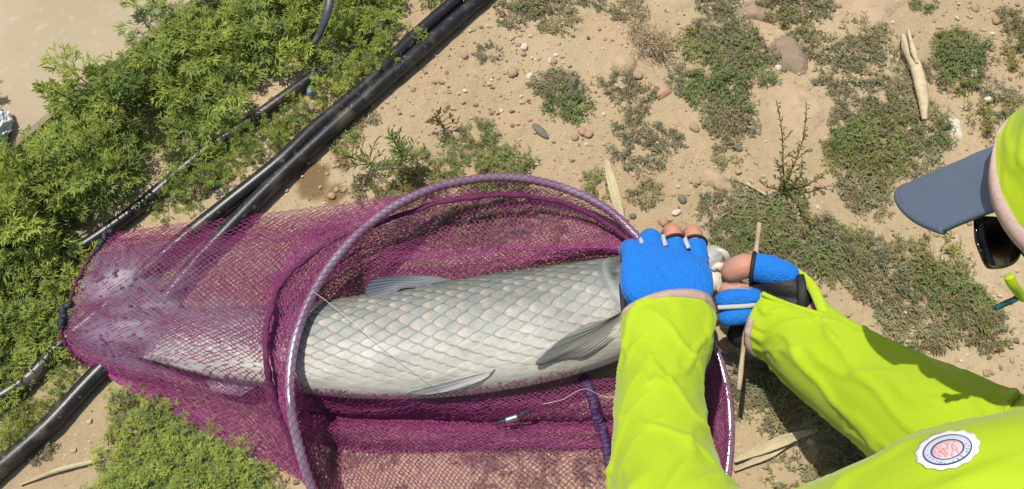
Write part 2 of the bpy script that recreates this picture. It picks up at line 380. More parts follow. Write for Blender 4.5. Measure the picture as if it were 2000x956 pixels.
# ------------------------------------------------------------------ black hoses
M_HOSE = mat('black_plastic_pipe', (.014, .0145, .016), .36, noise=[(22, (.13, .105, .072), .50, .74), (120, (.22, .18, .125), .60, .76)], bump=('noise', 60, .2, .002), spec=.5)
def hose(pts, r, label, name='black_hose'):
    P = np.array([np.append(W(x, y, z)[:2], z + float(gh(*W(x, y, z)[:2]))) for x, y, z in pts])
    C = spline(P, 140); C[:, 2] += .0015 * fbm(np.arange(140) * .07, np.zeros(140), int(r * 1e5), 2)
    o = tube(name, C, r, M_HOSE, None, 22); return tag(o, label, 'hose', 'black irrigation hoses')
hose([(1330, -300, .013), (1170, -185, .013), (1010, -60, .013), (930, 2, .013), (845, 78, .014), (740, 172, .014), (640, 262, .013), (560, 335, .013), (470, 425, .013), (370, 530, .013), (270, 650, .013), (180, 742, .013), (90, 838, .013), (-10, 925, .013), (-120, 1020, .013), (-330, 1200, .013)], .0112, 'outermost black hose lying against the bare dirt and under the net')
hose([(1270, -310, .013), (1115, -185, .013), (960, -60, .013), (880, 8, .013), (800, 82, .013), (722, 165, .013), (622, 250, .016), (545, 320, .018), (435, 405, .013), (330, 490, .013), (215, 590, .013), (120, 672, .013), (60, 735, .013), (-30, 800, .013), (-140, 880, .013), (-360, 1050, .013)], .0108, 'middle black hose touching the outermost hose and passing beneath the net')
hose([(760, 40, .012), (690, 95, .012), (610, 155, .012), (530, 212, .012), (455, 262, .012), (385, 310, .012), (280, 395, .012), (205, 448, .012), (110, 510, .012), (0, 590, .012)], .0092, 'thinner black hose running through the green weeds next to the slab')
M_STRAP = mat('dusty_plastic_strap', (.05, .055, .075), .45, noise=(60, (.17, .16, .16), .5, .7), spec=.5)
C = spline([W(648, -40, .10), W(640, 20, .085), W(622, 70, .06), W(600, 100, .03)], 40); V = tubeV(C, np.linspace(.008, .004, 40), 10); V = V.mean(1, keepdims=True) + (V - V.mean(1, keepdims=True)) * np.array([1, 1, .45])
tag(link('plastic_strap', loftmesh('plastic_strap', V), M_STRAP), 'dusty dark blue plastic strap sticking out of the dense green weeds', 'strap')
# ------------------------------------------------------------------ plants
def kite(L, w, droop):
    return np.array([(0, 0, 0), (L * .55, w, .05 * L - droop * L * .2), (L, 0, -droop * L), (L * .55, -w, .05 * L - droop * L * .2)])
def rotz(P, a):
    c, s = math.cos(a), math.sin(a); return np.stack([P[:, 0] * c - P[:, 1] * s, P[:, 0] * s + P[:, 1] * c, P[:, 2]], 1)
def leaf(L, width, pairs, r, split=True, curl=.25):
    """feathery leaf along +X, flat in XY: petiole plus narrow lobes; list of quads"""
    Q = []
    w = .0011; Q.append(np.array([(0, w * .6, 0), (L * .8, w * .4, .01 * L), (L * .8, -w * .4, .01 * L), (0, -w * .6, 0)]))
    for k in range(pairs):
        t = .34 + .52 * k / max(1, pairs - 1) if pairs > 1 else .5
        ll = L * (.50 - .16 * k / max(1, pairs)) * r.uniform(.8, 1.15)
        for sg in (-1, 1):
            a = sg * r.uniform(.55, .95)
            b = rotz(kite(ll, width * r.uniform(.8, 1.2), curl * r.uniform(.2, 1.4)), a) + np.array([L * t, 0, .01 * L]); Q.append(b)
            if split and k < pairs - 1:
                Q.append(rotz(kite(ll * .5, width * .8, curl), a + sg * .6) + np.array([L * t + ll * .45 * math.cos(a), ll * .45 * math.sin(a), .012 * L]))
                Q.append(rotz(kite(ll * .5, width * .8, curl), a - sg * .55) + np.array([L * t + ll * .4 * math.cos(a), ll * .4 * math.sin(a), .012 * L]))
    Q.append(kite(L * .36, width * 1.1, curl) + np.array([L * .72, 0, .01 * L]))
    Q = np.array(Q); x = Q[..., 0]; Q[..., 2] += -.35 * curl * x * x / L
    return Q
def place(Q, p, d, upv, roll=0.0):
    d = nrm(d); n = upv - (upv @ d) * d; n = nrm(n); s = np.cross(n, d)
    if roll: n, s = n * math.cos(roll) + s * math.sin(roll), s * math.cos(roll) - n * math.sin(roll)
    return p + Q[..., 0:1] * d + Q[..., 1:2] * s + Q[..., 2:3] * n
def col_jit(base, r, amp=.22, yellow=.25):
    k = r.uniform(1 - amp, 1 + amp); y = r.uniform(0, yellow)
    return np.array([base[0] * k * (1 + y * .8), base[1] * k, base[2] * k * (1 - y * .3)])
class Plant:
    def __init__(s): s.q = []; s.c = []; s.segs = []; s.rad = []
    def add(s, Q, col): s.q.append(Q); s.c += [col] * len(Q)
    def stem(s, C, r0, r1):
        n = len(C) - 1
        for i in range(n): s.segs.append((C[i], C[i + 1])); s.rad.append(r0 + (r1 - r0) * i / n)
    def foliage_mesh(s, name):
        Q = np.concatenate(s.q); n = len(Q)
        return fmesh(name, Q.reshape(-1, 3), np.arange(n * 4).reshape(n, 4), False, {'tint': np.repeat(np.array(s.c), 4, 0)})
    def stem_mesh(s, name):
        V, F = smalltubes(np.array(s.segs), np.array(s.rad), 5); return fmesh(name, V, F, True)
UP = np.array([0, 0, 1.0])
def mugwort(seed, H, nst, spread, leafL, dens, base=(.215, .325, .085), width=.0017, upright=.0):
    r = np.random.default_rng(seed); P = Plant()
    for k in range(nst):
        az = 2 * math.pi * (k + r.uniform(-.3, .3)) / nst; sp = spread * r.uniform(.35, 1.1); h = H * r.uniform(.65, 1.05)
        if k == 0: sp *= .25; h = H * 1.05
        n = 12; t = np.linspace(0, 1, n); out = np.array([math.cos(az), math.sin(az), 0])
        C = out * (sp * t ** .8)[:, None] + UP * (h * (t ** (1.25 - upright)))[:, None]
        C[:, :2] += .006 * np.stack([np.sin(t * 5 + k), np.cos(t * 4 + k)], 1) * t[:, None]
        P.stem(C, .0016, .0007)
        nl = int(dens * (h + sp) / .01); ph = r.uniform(0, 6)
        for i in range(nl):
            s = .10 + .9 * (i + .5) / nl; p = np.array([np.interp(s, t, C[:, a]) for a in range(3)]); tg = nrm(np.array([np.interp(min(1, s + .05), t, C[:, a]) for a in range(3)]) - np.array([np.interp(s - .05, t, C[:, a]) for a in range(3)]))
            ph += 2.4; e1 = nrm(np.cross(tg, [0.3, .2, .9])); e2 = np.cross(tg, e1); rad = e1 * math.cos(ph) + e2 * math.sin(ph)
            lift = .35 + .9 * s ** 2
            d = nrm(rad + tg * lift + UP * .15)
            L = leafL * (1.1 - .55 * s) * r.uniform(.75, 1.2)
            colr = col_jit(base, r)
            if s > .75: colr = colr * np.array([1.25, 1.15, .9])
            P.add(place(leaf(L, width * r.uniform(.8, 1.25), 4 if L > .034 else 3, r, True), p, d, tg * 1.0 + UP * .6, r.uniform(-.6, .6)), colr)
        for i in range(7):                                       # tip tuft
            a = r.uniform(0, 6.28); d = nrm(tg + .6 * (e1 * math.cos(a) + e2 * math.sin(a)))
            P.add(place(leaf(leafL * .55, width * .8, 2, r, False), C[-1], d, UP, r.uniform(-1, 1)), col_jit(base, r) * np.array([1.3, 1.2, .9]))
    return P
def weed(seed, R, n, H, base, leafL=.018, width=.00105, dry=.2):
    """low mat-forming tuft: prostrate shoots with curled grey green leaves"""
    r = np.random.default_rng(seed); P = Plant()
    for k in range(n):
        az = r.uniform(0, 6.28); rr = R * math.sqrt(r.uniform(.02, 1)) * r.uniform(.75, 1.1); h = H * r.uniform(.25, 1.0) * (1.1 - rr / R * .6)
        c = np.array([math.cos(az) * rr, math.sin(az) * rr, 0])
        if k % 3 == 0:
            t = np.linspace(.15, 1, 5); C = c[None] * t[:, None] + UP * (h * .6 * np.sin(t * 2.2))[:, None]; P.stem(C, .0009, .0005)
        m = r.integers(3, 6)
        for i in range(m):
            a = az + r.normal() * 1.0; d = np.array([math.cos(a), math.sin(a), r.uniform(-.05, 1.1)])
            p = c * r.uniform(.8, 1.0) + np.array([0, 0, h * r.uniform(.3, 1)])
            colr = col_jit(base, r, .3, .2)
            if r.uniform() < dry: colr = np.array([.27, .21, .12]) * r.uniform(.6, 1.3)
            P.add(place(leaf(leafL * r.uniform(.6, 1.2), width * r.uniform(.8, 1.2), 2, r, False, .6), p, d, UP, r.uniform(-.9, .9)), colr)
    return P
def wiry(seed, H, base, nb=10, needle=.016, lean=(0, 0)):
    """upright shoot with short side shoots and needle leaves"""
    r = np.random.default_rng(seed); P = Plant(); t = np.linspace(0, 1, 14)
    C = np.stack([lean[0] * t ** 1.5 + .004 * np.sin(t * 5 + seed), lean[1] * t ** 1.5 + .004 * np.cos(t * 4), H * t], 1); P.stem(C, .0013, .0006)
    for i in range(nb * 5):
        s = .12 + .88 * i / (nb * 5); p = np.array([np.interp(s, t, C[:, a]) for a in range(3)]); a = i * 2.4 + r.uniform(-.3, .3)
        d = nrm(np.array([math.cos(a), math.sin(a), .5 + .7 * s])); L = needle * (1.25 - .6 * s) * r.uniform(.7, 1.2)
        if i % 4 == 0 and s < .8:
            tip = p + d * L * 1.7; P.stem(np.array([p, (p + tip) / 2 + UP * .002, tip]), .0006, .0004)
            for j in range(6):
                aa = r.uniform(0, 6.28); q = p + (tip - p) * r.uniform(.35, 1); dd = nrm(d + .8 * np.array([math.cos(aa), math.sin(aa), .6])); P.add(place(kite(L * .6, .0012, .1)[None], q, dd, UP), col_jit(base, r))
        else:
            P.add(place(kite(L, .0014, .15)[None], p, d, UP, r.uniform(-.8, .8)), col_jit(base, r))
    return P
M_LEAF = mat('mugwort_leaf', rough=.55, attr='tint', trans=.38, spec=.3)
def vary(m, lo, hi):
    t = m.node_tree; N = t.nodes; L = t.links; oi = N.new('ShaderNodeObjectInfo'); rp = N.new('ShaderNodeMix'); rp.data_type = 'RGBA'; rp.inputs['A'].default_value = (*lo, 1); rp.inputs['B'].default_value = (*hi, 1); L.new(oi.outputs['Random'], rp.inputs['Factor'])
    a = [n for n in N if n.type == 'ATTRIBUTE'][0]; mu = N.new('ShaderNodeMix'); mu.data_type = 'RGBA'; mu.blend_type = 'MULTIPLY'; mu.inputs['Factor'].default_value = 1.0
    for l in list(a.outputs['Color'].links): L.new(mu.outputs['Result'], l.to_socket)
    L.new(a.outputs['Color'], mu.inputs['A']); L.new(rp.outputs['Result'], mu.inputs['B'])
vary(M_LEAF, (.78, .80, .85), (1.22, 1.12, .95))
M_STEM = mat('weed_stem', (.17, .17, .07), .6, noise=(60, (.16, .09, .06), .5, .7))
M_DRY = mat('grey_green_leaf', rough=.75, attr='tint', trans=.22, spec=.2); vary(M_DRY, (.80, .82, .85), (1.18, 1.1, 1.0))

MUG = [mugwort(s, H, n, sp, L, d) for s, H, n, sp, L, d in
       ((1, .10, 5, .075, .062, .60), (2, .085, 5, .085, .060, .60), (3, .13, 4, .07, .060, .65), (4, .07, 6, .085, .056, .55), (5, .10, 5, .08, .066, .55), (6, .055, 5, .08, .054, .55), (7, .14, 4, .06, .058, .65))]
MUGM = [(p.foliage_mesh('foliage'), p.stem_mesh('stem')) for p in MUG]
for f, s in MUGM: f.materials.append(M_LEAF); s.materials.append(M_STEM)
def put_plant(name, meshes, px, py, sc, rz, label, cat, group, tilt=(0, 0), dz=0.0, z=None, zf=1.0):
    p = G(px, py) if z is None else W(px, py, z)
    e = empty(name, (p[0], p[1], p[2] + dz)); e.rotation_euler = (tilt[0], tilt[1], rz); e.scale = (sc, sc, sc * random.uniform(.9, 1.15) * zf)
    for nm, me in zip(('foliage', 'stem'), meshes):
        o = bpy.data.objects.new(nm, me); COL.objects.link(o); o.parent = e
        if nm == 'foliage': o['kind'] = 'stuff'
    return tag(e, label, cat, group)
def inside(px, py, poly):
    c = False; n = len(poly); j = n - 1
    for i in range(n):
        xi, yi = poly[i]; xj, yj = poly[j]
        if (yi > py) != (yj > py) and px < (xj - xi) * (py - yi) / (yj - yi) + xi: c = not c
        j = i
    return c
def scatter(poly, n, mind, seed):
    r = random.Random(seed); xs = [p[0] for p in poly]; ys = [p[1] for p in poly]; out = []; tries = 0
    while len(out) < n and tries < n * 60:
        tries += 1; x, y = r.uniform(min(xs), max(xs)), r.uniform(min(ys), max(ys))
        if inside(x, y, poly) and all((x - a) ** 2 + (y - b) ** 2 > mind ** 2 for a, b in out): out.append((x, y))
    return out
LM = 'dense feathery bright green mugwort growing between the slab and the thin hose'
for k, (x, y) in enumerate(scatter([(-60, 430), (0, 385), (150, 275), (290, 160), (430, 45), (520, -80), (700, -80), (640, 70), (560, 125), (450, 205), (370, 262), (250, 350), (180, 410), (110, 465), (40, 530), (-60, 570)], 50, 30, 4)):
    big = x < 330; i = random.choice([0, 1, 2, 4, 6] if big else [0, 1, 3, 4, 5])
    put_plant('mugwort_plant', MUGM[i], x, y, random.choice([.42, .55, .7, .85, .95]) * random.uniform(.9, 1.1), random.uniform(0, 6.28), LM, 'weed', 'mugwort between slab and thin hose', (random.uniform(-.12, .12), random.uniform(-.12, .12)), zf=.75 if big else .62)
for k, (x, y) in enumerate(scatter([(640, -60), (900, -60), (830, 60), (740, 150), (690, 175), (620, 215), (590, 190)], 15, 32, 5)):
    put_plant('mugwort_plant', MUGM[random.choice([1, 3, 5])], x, y, random.uniform(.4, .62), random.uniform(0, 6.28), 'green mugwort crowding the hoses where they meet the dense weeds', 'weed', 'mugwort between the hoses at the back', zf=.7)
for k, (x, y) in enumerate([(500, 300), (420, 352), (555, 255), (610, 222), (460, 325), (380, 375), (330, 395), (545, 290), (480, 262), (520, 268), (585, 240), (440, 300), (400, 330), (650, 195), (690, 165), (730, 135)]):
    put_plant('mugwort_plant', MUGM[random.choice([3, 5])], x, y, random.uniform(.28, .42), random.uniform(0, 6.28), 'small green mugwort seedling between the thin hose and the paired hoses', 'weed', 'mugwort seedlings between hoses')
for k, (x, y) in enumerate(scatter([(-60, 610), (60, 540), (130, 510), (150, 560), (110, 640), (60, 680), (-20, 760), (-60, 760)], 13, 34, 8)):
    put_plant('mugwort_plant', MUGM[random.choice([0, 1, 3])], x, y, random.uniform(.5, .75), random.uniform(0, 6.28), 'green mugwort at the left of the closed net end', 'weed', 'mugwort by the net end', zf=.6)
for k, (x, y) in enumerate(scatter([(0, 855), (40, 800), (110, 755), (150, 715), (125, 780), (60, 850), (0, 890)], 7, 26, 9)):
    put_plant('mugwort_plant', MUGM[random.choice([3, 5])], x, y, random.uniform(.22, .34), random.uniform(0, 6.28), 'small green mugwort growing between two hoses below the net end', 'weed', 'mugwort between hoses below the net end')
for k, (x, y) in enumerate(scatter([(255, 800), (290, 790), (340, 830), (420, 890), (500, 930), (540, 1000), (230, 1010), (225, 920), (260, 850)], 26, 30, 10)):
    put_plant('mugwort_plant', MUGM[random.choice([1, 3, 5, 5])], x, y, random.uniform(.34, .55), random.uniform(0, 6.28), 'soft bright green mugwort in the patch below the net bag', 'weed', 'mugwort patch below the net', zf=.42)
# tall shoots standing out over the slab
TALL = mugwort(41, .20, 1, .13, .034, 2.6); tm = (TALL.foliage_mesh('foliage'), TALL.stem_mesh('stem')); tm[0].materials.append(M_LEAF); tm[1].materials.append(M_STEM)
TALL2 = mugwort(42, .10, 1, .06, .032, 2.4); tm2 = (TALL2.foliage_mesh('foliage'), TALL2.stem_mesh('stem')); tm2[0].materials.append(M_LEAF); tm2[1].materials.append(M_STEM)
put_plant('mugwort_shoot', tm, 285, 160, .95, 2.2, 'tallest green mugwort shoot leaning out over the slab', 'weed', None, (-.1, -.5))
put_plant('mugwort_shoot', tm2, 180, 225, 1.0, 1.8, 'short mugwort shoot casting its shadow on the slab', 'weed', None, (0, -.25))
put_plant('mugwort_shoot', tm2, -40, 200, 1.1, -.4, 'mugwort sprig reaching in over the slab from its outer side', 'weed', None, (0.1, .45))
put_plant('mugwort_shoot', tm, 120, 330, .62, 2.0, 'leaning mugwort shoot above the white plastic scrap', 'weed', None, (-.1, -.55))

# low grey green weeds on the dirt
GG = (.225, .25, .145); BG = (.175, .245, .085); OG = (.21, .235, .085)
WP = [weed(60 + i, .040, n, h, b) for i, (n, h, b) in enumerate(((24, .013, GG), (28, .012, GG), (22, .017, OG), (26, .014, BG), (18, .010, GG), (26, .019, BG)))]
WM = [p.foliage_mesh('weed_tuft') for p in WP]
for me in WM: me.materials.append(M_DRY)
def tuft(px, py, sc, i, label, group):
    o = link('weed_tuft', WM[i]); p = G(px, py); o.location = p; o.rotation_euler[2] = random.uniform(0, 6.28); o.scale = (sc * random.uniform(.85, 1.15), sc * random.uniform(.85, 1.15), sc * random.uniform(.9, 1.2))
    tag(o, label, 'weed', group)
PATCH = [([(705, 385), (760, 330), (850, 300), (880, 250), (950, 250), (960, 290), (1050, 300), (1060, 370), (980, 352), (850, 375)], 22, (2, 3, 5), 'low green weed tuft just behind the top of the net hoop', 'weeds behind the hoop'),
  ([(760, 400), (900, 372), (1050, 378), (1150, 410), (1210, 470), (1100, 485), (900, 480), (800, 480)], 20, (0, 1, 4), 'flattened grey weed tuft seen through the netting inside the hoop', 'weeds under the netting'),
  ([(1035, 150), (1100, 140), (1138, 190), (1130, 235), (1090, 235), (1050, 190)], 8, (0, 3, 1), 'grey green tuft in the lone oval patch on bare dirt', 'tufts of the oval patch'),
  ([(1195, 165), (1250, 160), (1262, 200), (1200, 212)], 4, (1, 0), 'tuft in the small round weed patch beside the pinkish rock', 'tufts of the small round patch'),
  ([(1190, 245), (1235, 240), (1250, 300), (1205, 305)], 4, (0, 1), 'tuft in the small weed patch above the dry reed leaf', 'tufts above the reed leaf'),
  ([(1270, 268), (1300, 262), (1305, 288), (1275, 292)], 1, (0,), 'tiny grey weed on dirt beside the small patch above the reed leaf', None),
  ([(905, 60), (955, 55), (970, 100), (940, 108), (915, 85)], 2, (0, 4), 'small grey weed alone on the bare dirt by the hoses', 'lone weeds by the hoses'),
  ([(975, -30), (1090, -30), (1090, 55), (1060, 70), (985, 15)], 9, (0, 2, 3), 'olive weed tuft at the back edge between hoses and dry root clump', 'weeds at the back'),
  ([(1120, -10), (1230, -20), (1240, 60), (1220, 85), (1150, 20)], 5, (4, 0), 'dry grey weed near the dry root clump', 'weeds by the root clump'),
  ([(1330, -20), (1420, -20), (1450, 60), (1490, 150), (1480, 210), (1400, 205), (1330, 180), (1310, 110)], 34, (0, 1, 3, 5, 0), 'grey green tuft of the big weed mat beside the brown rocks', 'big weed mat by the rocks'),
  ([(1375, 215), (1440, 225), (1440, 280), (1390, 270)], 6, (0, 1, 4), 'tuft below the big weed mat, left of the branching weed', 'tufts below the big mat'),
  ([(1370, 300), (1420, 295), (1430, 340), (1390, 335)], 3, (4, 1), 'pale silvery tuft above the half buried flat rock', 'silvery tufts'),
  ([(1490, -20), (1600, -20), (1612, 60), (1610, 130), (1580, 120), (1530, 50)], 12, (0, 2, 1), 'grey green tuft in the strip behind the brown rocks', 'weeds behind the brown rocks'),
  ([(1615, 215), (1660, 190), (1720, 215), (1790, 210), (1825, 250), (1810, 300), (1740, 330), (1660, 330), (1610, 300)], 34, (1, 2, 5, 0, 3), 'olive green tuft of the wide weed mat at the foot of the driftwood', 'wide weed mat by driftwood'),
  ([(1630, 90), (1740, 50), (1770, 120), (1740, 200), (1650, 180)], 14, (0, 4, 3), 'grey tuft on the inner side of the driftwood branch', 'weeds inside the driftwood'),
  ([(1800, 40), (1870, 70), (1900, 130), (1880, 170), (1830, 150), (1800, 90), (1790, 0), (1840, -20)], 16, (3, 0, 5), 'green tuft on the outer side of the driftwood branch', 'weeds outside the driftwood'),
  ([(1890, 150), (1960, 140), (1965, 200), (1900, 205)], 4, (0, 4), 'small grey tuft among pebbles outside the driftwood', 'tufts among pebbles'),
  ([(1945, 30), (2060, 20), (2060, 140), (1980, 130)], 8, (0, 2), 'grey green tuft in the far corner of bare dirt', 'corner tufts'),
  ([(1930, 210), (2010, 210), (2010, 270), (1950, 270)], 4, (2, 0), 'olive tuft just above the cap visor', 'tufts above the visor'),
  ([(1120, 345), (1170, 335), (1185, 375), (1140, 385)], 3, (3, 5), 'bright green tuft between the hoop and the dry reed leaf', 'tufts by the reed leaf'),
  ([(1230, 380), (1290, 375), (1290, 410), (1240, 410)], 2, (4, 0), 'sparse dry weed beside the dry reed leaf', 'sparse weeds by the reed leaf'),
  ([(1365, 400), (1430, 375), (1520, 380), (1520, 440), (1470, 500), (1400, 470)], 22, (1, 0, 5, 3), 'silvery green tuft of the mat right behind the blue gloves', 'weed mat behind the gloves'),
  ([(1510, 400), (1640, 420), (1650, 520), (1600, 560), (1540, 510), (1490, 480)], 20, (2, 3, 0), 'olive tuft behind the hooded sleeve and the gripping glove', 'weeds behind the gripping hand'),
  ([(1645, 380), (1690, 350), (1720, 400), (1700, 450), (1650, 430)], 7, (1, 4), 'silvery tuft at the bare strip facing the cap visor', 'tufts facing the visor'),
  ([(1650, 470), (1740, 460), (1790, 520), (1780, 590), (1700, 600), (1640, 570)], 16, (0, 1, 5), 'grey green tuft behind the outstretched sleeve', 'weeds behind the sleeve'),
  ([(1790, 470), (1860, 500), (1930, 600), (1980, 650), (1960, 700), (1860, 640), (1800, 560)], 22, (0, 2, 3), 'grey green tuft under the cap visor and sunglasses', 'weeds under the visor'),
  ([(1730, 610), (1830, 620), (1850, 690), (1760, 660)], 8, (4, 0), 'dry grey tuft at the edge of the shade behind the sleeve', 'tufts at the shade edge'),
  ([(1430, 730), (1500, 700), (1600, 740), (1620, 810), (1560, 830), (1500, 800), (1440, 800)], 18, (1, 0, 3), 'grey green tuft in the shade between the two sleeves', 'weeds in the shade between sleeves'),
  ([(1430, 880), (1480, 900), (1560, 900), (1720, 850), (1780, 860), (1650, 930), (1440, 970)], 12, (0, 4), 'sparse grey tuft under the bent arm', 'weeds under the bent arm'),
  ([(620, 860), (760, 870), (1180, 880), (1190, 980), (640, 990)], 22, (0, 4, 1), 'flattened grey weed under the lower netting', 'weeds under the lower netting'),
  ([(250, 790), (350, 840), (440, 900), (560, 960), (560, 1010), (300, 1010)], 22, (3, 1, 2), 'pale green tuft along the lower edge of the net bag', 'weeds along the net bag'),
  ([(60, 850), (110, 840), (120, 880), (70, 890)], 2, (4,), 'dry grey weed beside the lower hose', 'weeds by the lower hose'),
  ([(690, 230), (725, 220), (730, 250), (700, 255)], 2, (3, 0), 'small weed against the outermost hose', 'weeds against the hose'),
  ([(640, 270), (700, 255), (700, 290), (660, 300)], 2, (3,), 'tiny green weed on the shadow side of the outermost hose', 'weeds by hose shadow')]
for k, (poly, n, ids, lab, grp) in enumerate(PATCH):
    for (x, y) in scatter(poly, max(1, int(n * .54)), 18, 100 + k): tuft(x, y, (random.uniform(.5, .9) if n > 3 else .55) * (.6 if 'lower netting' in lab else 1), random.choice(ids), lab, grp)
# single upright weeds
def single(P, px, py, label, m=M_LEAF, name='upright_weed', rz=0, sc=1.0):
    ms = (P.foliage_mesh('foliage'), P.stem_mesh('stem')); ms[0].materials.append(m); ms[1].materials.append(M_STEM)
    put_plant(name, ms, px, py, sc, rz, label, 'weed', None)
single(wiry(5, .125, (.155, .235, .07), 16, .024), 788, 345, 'upright feathery green weed standing just behind the hoop')
single(wiry(6, .06, (.155, .235, .07), 10, .02, (-.04, 0)), 730, 335, 'short leaning green weed left of the upright feathery weed')
single(wiry(8, .05, (.21, .18, .03), 8, .012), 862, 255, 'tiny yellowish weed sprig on the bare dirt')
br = Plant()
bb = G(1532, 384)
for (tx, ty, H, sd, nb) in ((1505, 202, .11, 1, 8), (1567, 206, .11, 2, 8), (1622, 332, .035, 3, 6), (1592, 438, .022, 4, 6), (1482, 352, .022, 5, 4)):
    tp = W(tx, ty, H) - bb; q = wiry(90 + sd, H, (.25, .285, .075), nb, .011, (tp[0], tp[1])); br.q += q.q; br.c += q.c; br.segs += q.segs; br.rad += q.rad
single(br, 1532, 384, 'branching wiry yellow green weed with several shoots from one root', M_LEAF, 'branching_weed')

# dry root clump: fibres
M_STRAW = mat('straw', (.47, .37, .22), .8, noise=(200, (.33, .24, .13), .4, .7), spec=.2)
r = np.random.default_rng(5); segs = []
ct = spline([G(1252, 42, .018), G(1243, 75, .022), G(1258, 98, .024), G(1285, 92, .022), G(1290, 118, .018)], 40)
for k in range(300):
    i = r.integers(0, 40); p = ct[i] + r.normal(size=3) * np.array([.007, .007, .005]); d = nrm(r.normal(size=3) + nrm(ct[min(39, i + 1)] - ct[max(0, i - 1)]) * (1.6 if i < 22 else .3)); L = r.uniform(.012, .035)
    bend = r.normal(size=3) * .5; prev = p
    for j in range(4):
        q = prev + nrm(d + bend * j * .4) * L / 4; q[2] = max(q[2], gh(q[0], q[1]) + .001); segs.append((prev, q)); prev = q
V, F = smalltubes(np.array(segs), .00042, 3)
tag(link('dry_root_clump', fmesh('dry_root_clump', V, F), M_STRAW), 'tangled clump of dry straw coloured roots beside the big weed mat', 'root clump')
# ------------------------------------------------------------------ the carp
# pixel stations along the body: px, py of the mid line, half depth in pixels, height of the axis
FS = np.array([(1424, 516, 16, .084), (1414, 517, 27, .083), (1398, 521, 38, .082), (1370, 532, 51, .080), (1330, 549, 66, .079), (1280, 570, 81, .079), (1220, 592, 93, .078), (1150, 612, 102, .077), (1060, 632, 109, .075), (970, 648, 111, .073), (880, 661, 110, .070), (780, 671, 105, .067), (680, 678, 96, .063), (600, 680, 85, .058), (520, 675, 77, .055), (450, 670, 70, .052), (390, 664, 63, .049), (340, 656, 56, .046), (305, 650, 54, .045)], float)
NF = 640
FA = spline(FS, NF)
FC = np.array([W(a[0], a[1], a[3]) for a in FA]); fm = np.array([mpp(p) for p in FC])
FD = FA[:, 2] * fm / .955; FT = FD * .70
FT[-120:] *= np.linspace(1, .55, 120) * np.concatenate([np.ones(90), np.linspace(1, .25, 30)])
fl = np.concatenate([[0], np.cumsum(np.linalg.norm(np.diff(FC, axis=0), axis=1))])      # arc length from snout
# resample uniformly
u = np.linspace(0, fl[-1], NF); FC = np.stack([np.interp(u, fl, FC[:, k]) for k in range(3)], 1); FD = np.interp(u, fl, FD); FT = np.interp(u, fl, FT); fl = u
Tt = nrm(np.gradient(FC, axis=0)); LAT = nrm(np.array([0, 0, 1.]) - Tt * Tt[:, 2:3]); DOR = np.cross(LAT, Tt); DOR = np.where(DOR[:, 1:2] < 0, -DOR, DOR)
ROLL = math.radians(-10)                                           # flank turned a little to the belly side
DOR, LAT = DOR * math.cos(ROLL) + LAT * math.sin(ROLL), LAT * math.cos(ROLL) - DOR * math.sin(ROLL)
th = np.concatenate([np.linspace(0, math.pi, 230, endpoint=False), np.linspace(math.pi, 2 * math.pi, 90, endpoint=False)])   # 0 back, pi/2 upper flank, pi belly
NT = len(th)
S, TH = np.meshgrid(fl, th, indexing='ij')
cs = np.cos(TH); sn = np.sin(TH)
ex = 2.25
rx = np.sign(cs) * np.abs(cs) ** (2 / ex); ry = np.sign(sn) * np.abs(sn) ** (2 / ex)
offs = DOR[:, None] * (FD[:, None] * rx)[..., None] + LAT[:, None] * (FT[:, None] * ry)[..., None]
# scale lattice: a along the body, b around it
girth = np.cumsum(np.concatenate([np.zeros((NF, 1)), np.linalg.norm(np.diff(offs, axis=1), axis=2)], 1), 1)
b = girth / .0168 * np.minimum(1.0, .152 / (2 * FD[:, None] + .02)) + 100.13; a = S / .0138 + .25 * np.cos(TH) + 3
# keep the row lattice continuous: rows measured from mid flank
b = (TH - math.pi / 2) * 4.9 + 100.25
i0 = np.ceil(a - 1)
def cand(i):
    sh = (np.mod(i, 2)) * .5; j = np.round(b - sh); db = b - sh - j; return db, j
db0, j0 = cand(i0); x0 = a - i0
ins = np.abs(x0) ** 1.45 + (np.abs(db0) / .5) ** 1.45 <= 1.0
db1, j1 = cand(i0 + 1); x1 = a - i0 - 1
ii = np.where(ins, i0, i0 + 1); jj = np.where(ins, j0, j1); x = np.where(ins, x0, x1); dbb = np.where(ins, db0, db1)
rim = np.clip(np.abs(x) ** 1.45 + (np.abs(dbb) / .5) ** 1.45, 0, 4) ** (1 / 1.45) * (x > 0)     # 1 at free edge
hgt = .0017 * (x + 1) / 2 - .0006 * np.clip((rim - .86) / .14, 0, 1)
rid = hash2(ii, jj, 3)
hgt = hgt * (.75 + .5 * rid)
# where scales fade: head, belly
opx = .138 + .024 * np.cos((TH - 1.35) * 1.5)
body = np.clip((S - opx) / .006, 0, 1); belly = np.clip((TH - 2.42) / .30, 0, 1) * (TH < math.pi) + (TH >= math.pi) * 1.0
backf = 1.0
sc = body * (1 - .93 * np.clip(belly, 0, 1))
d = hgt * sc + .0005 * np.clip((opx - S) / .004, 0, 1) * np.clip((S - opx + .05) / .03, 0, 1) - .0007 * np.exp(-((S - opx - .002) / .0022) ** 2)
d += .0007 * fbm(S * 70, TH * 5, 40, 3) * .7 + .0012 * fbm(S * 14, TH * 2.2, 44, 2)
nose = np.clip(S / .03, 0, 1)
FV = FC[:, None] + offs + nrm(offs) * (d * np.clip(S / .05, .2, 1))[..., None]
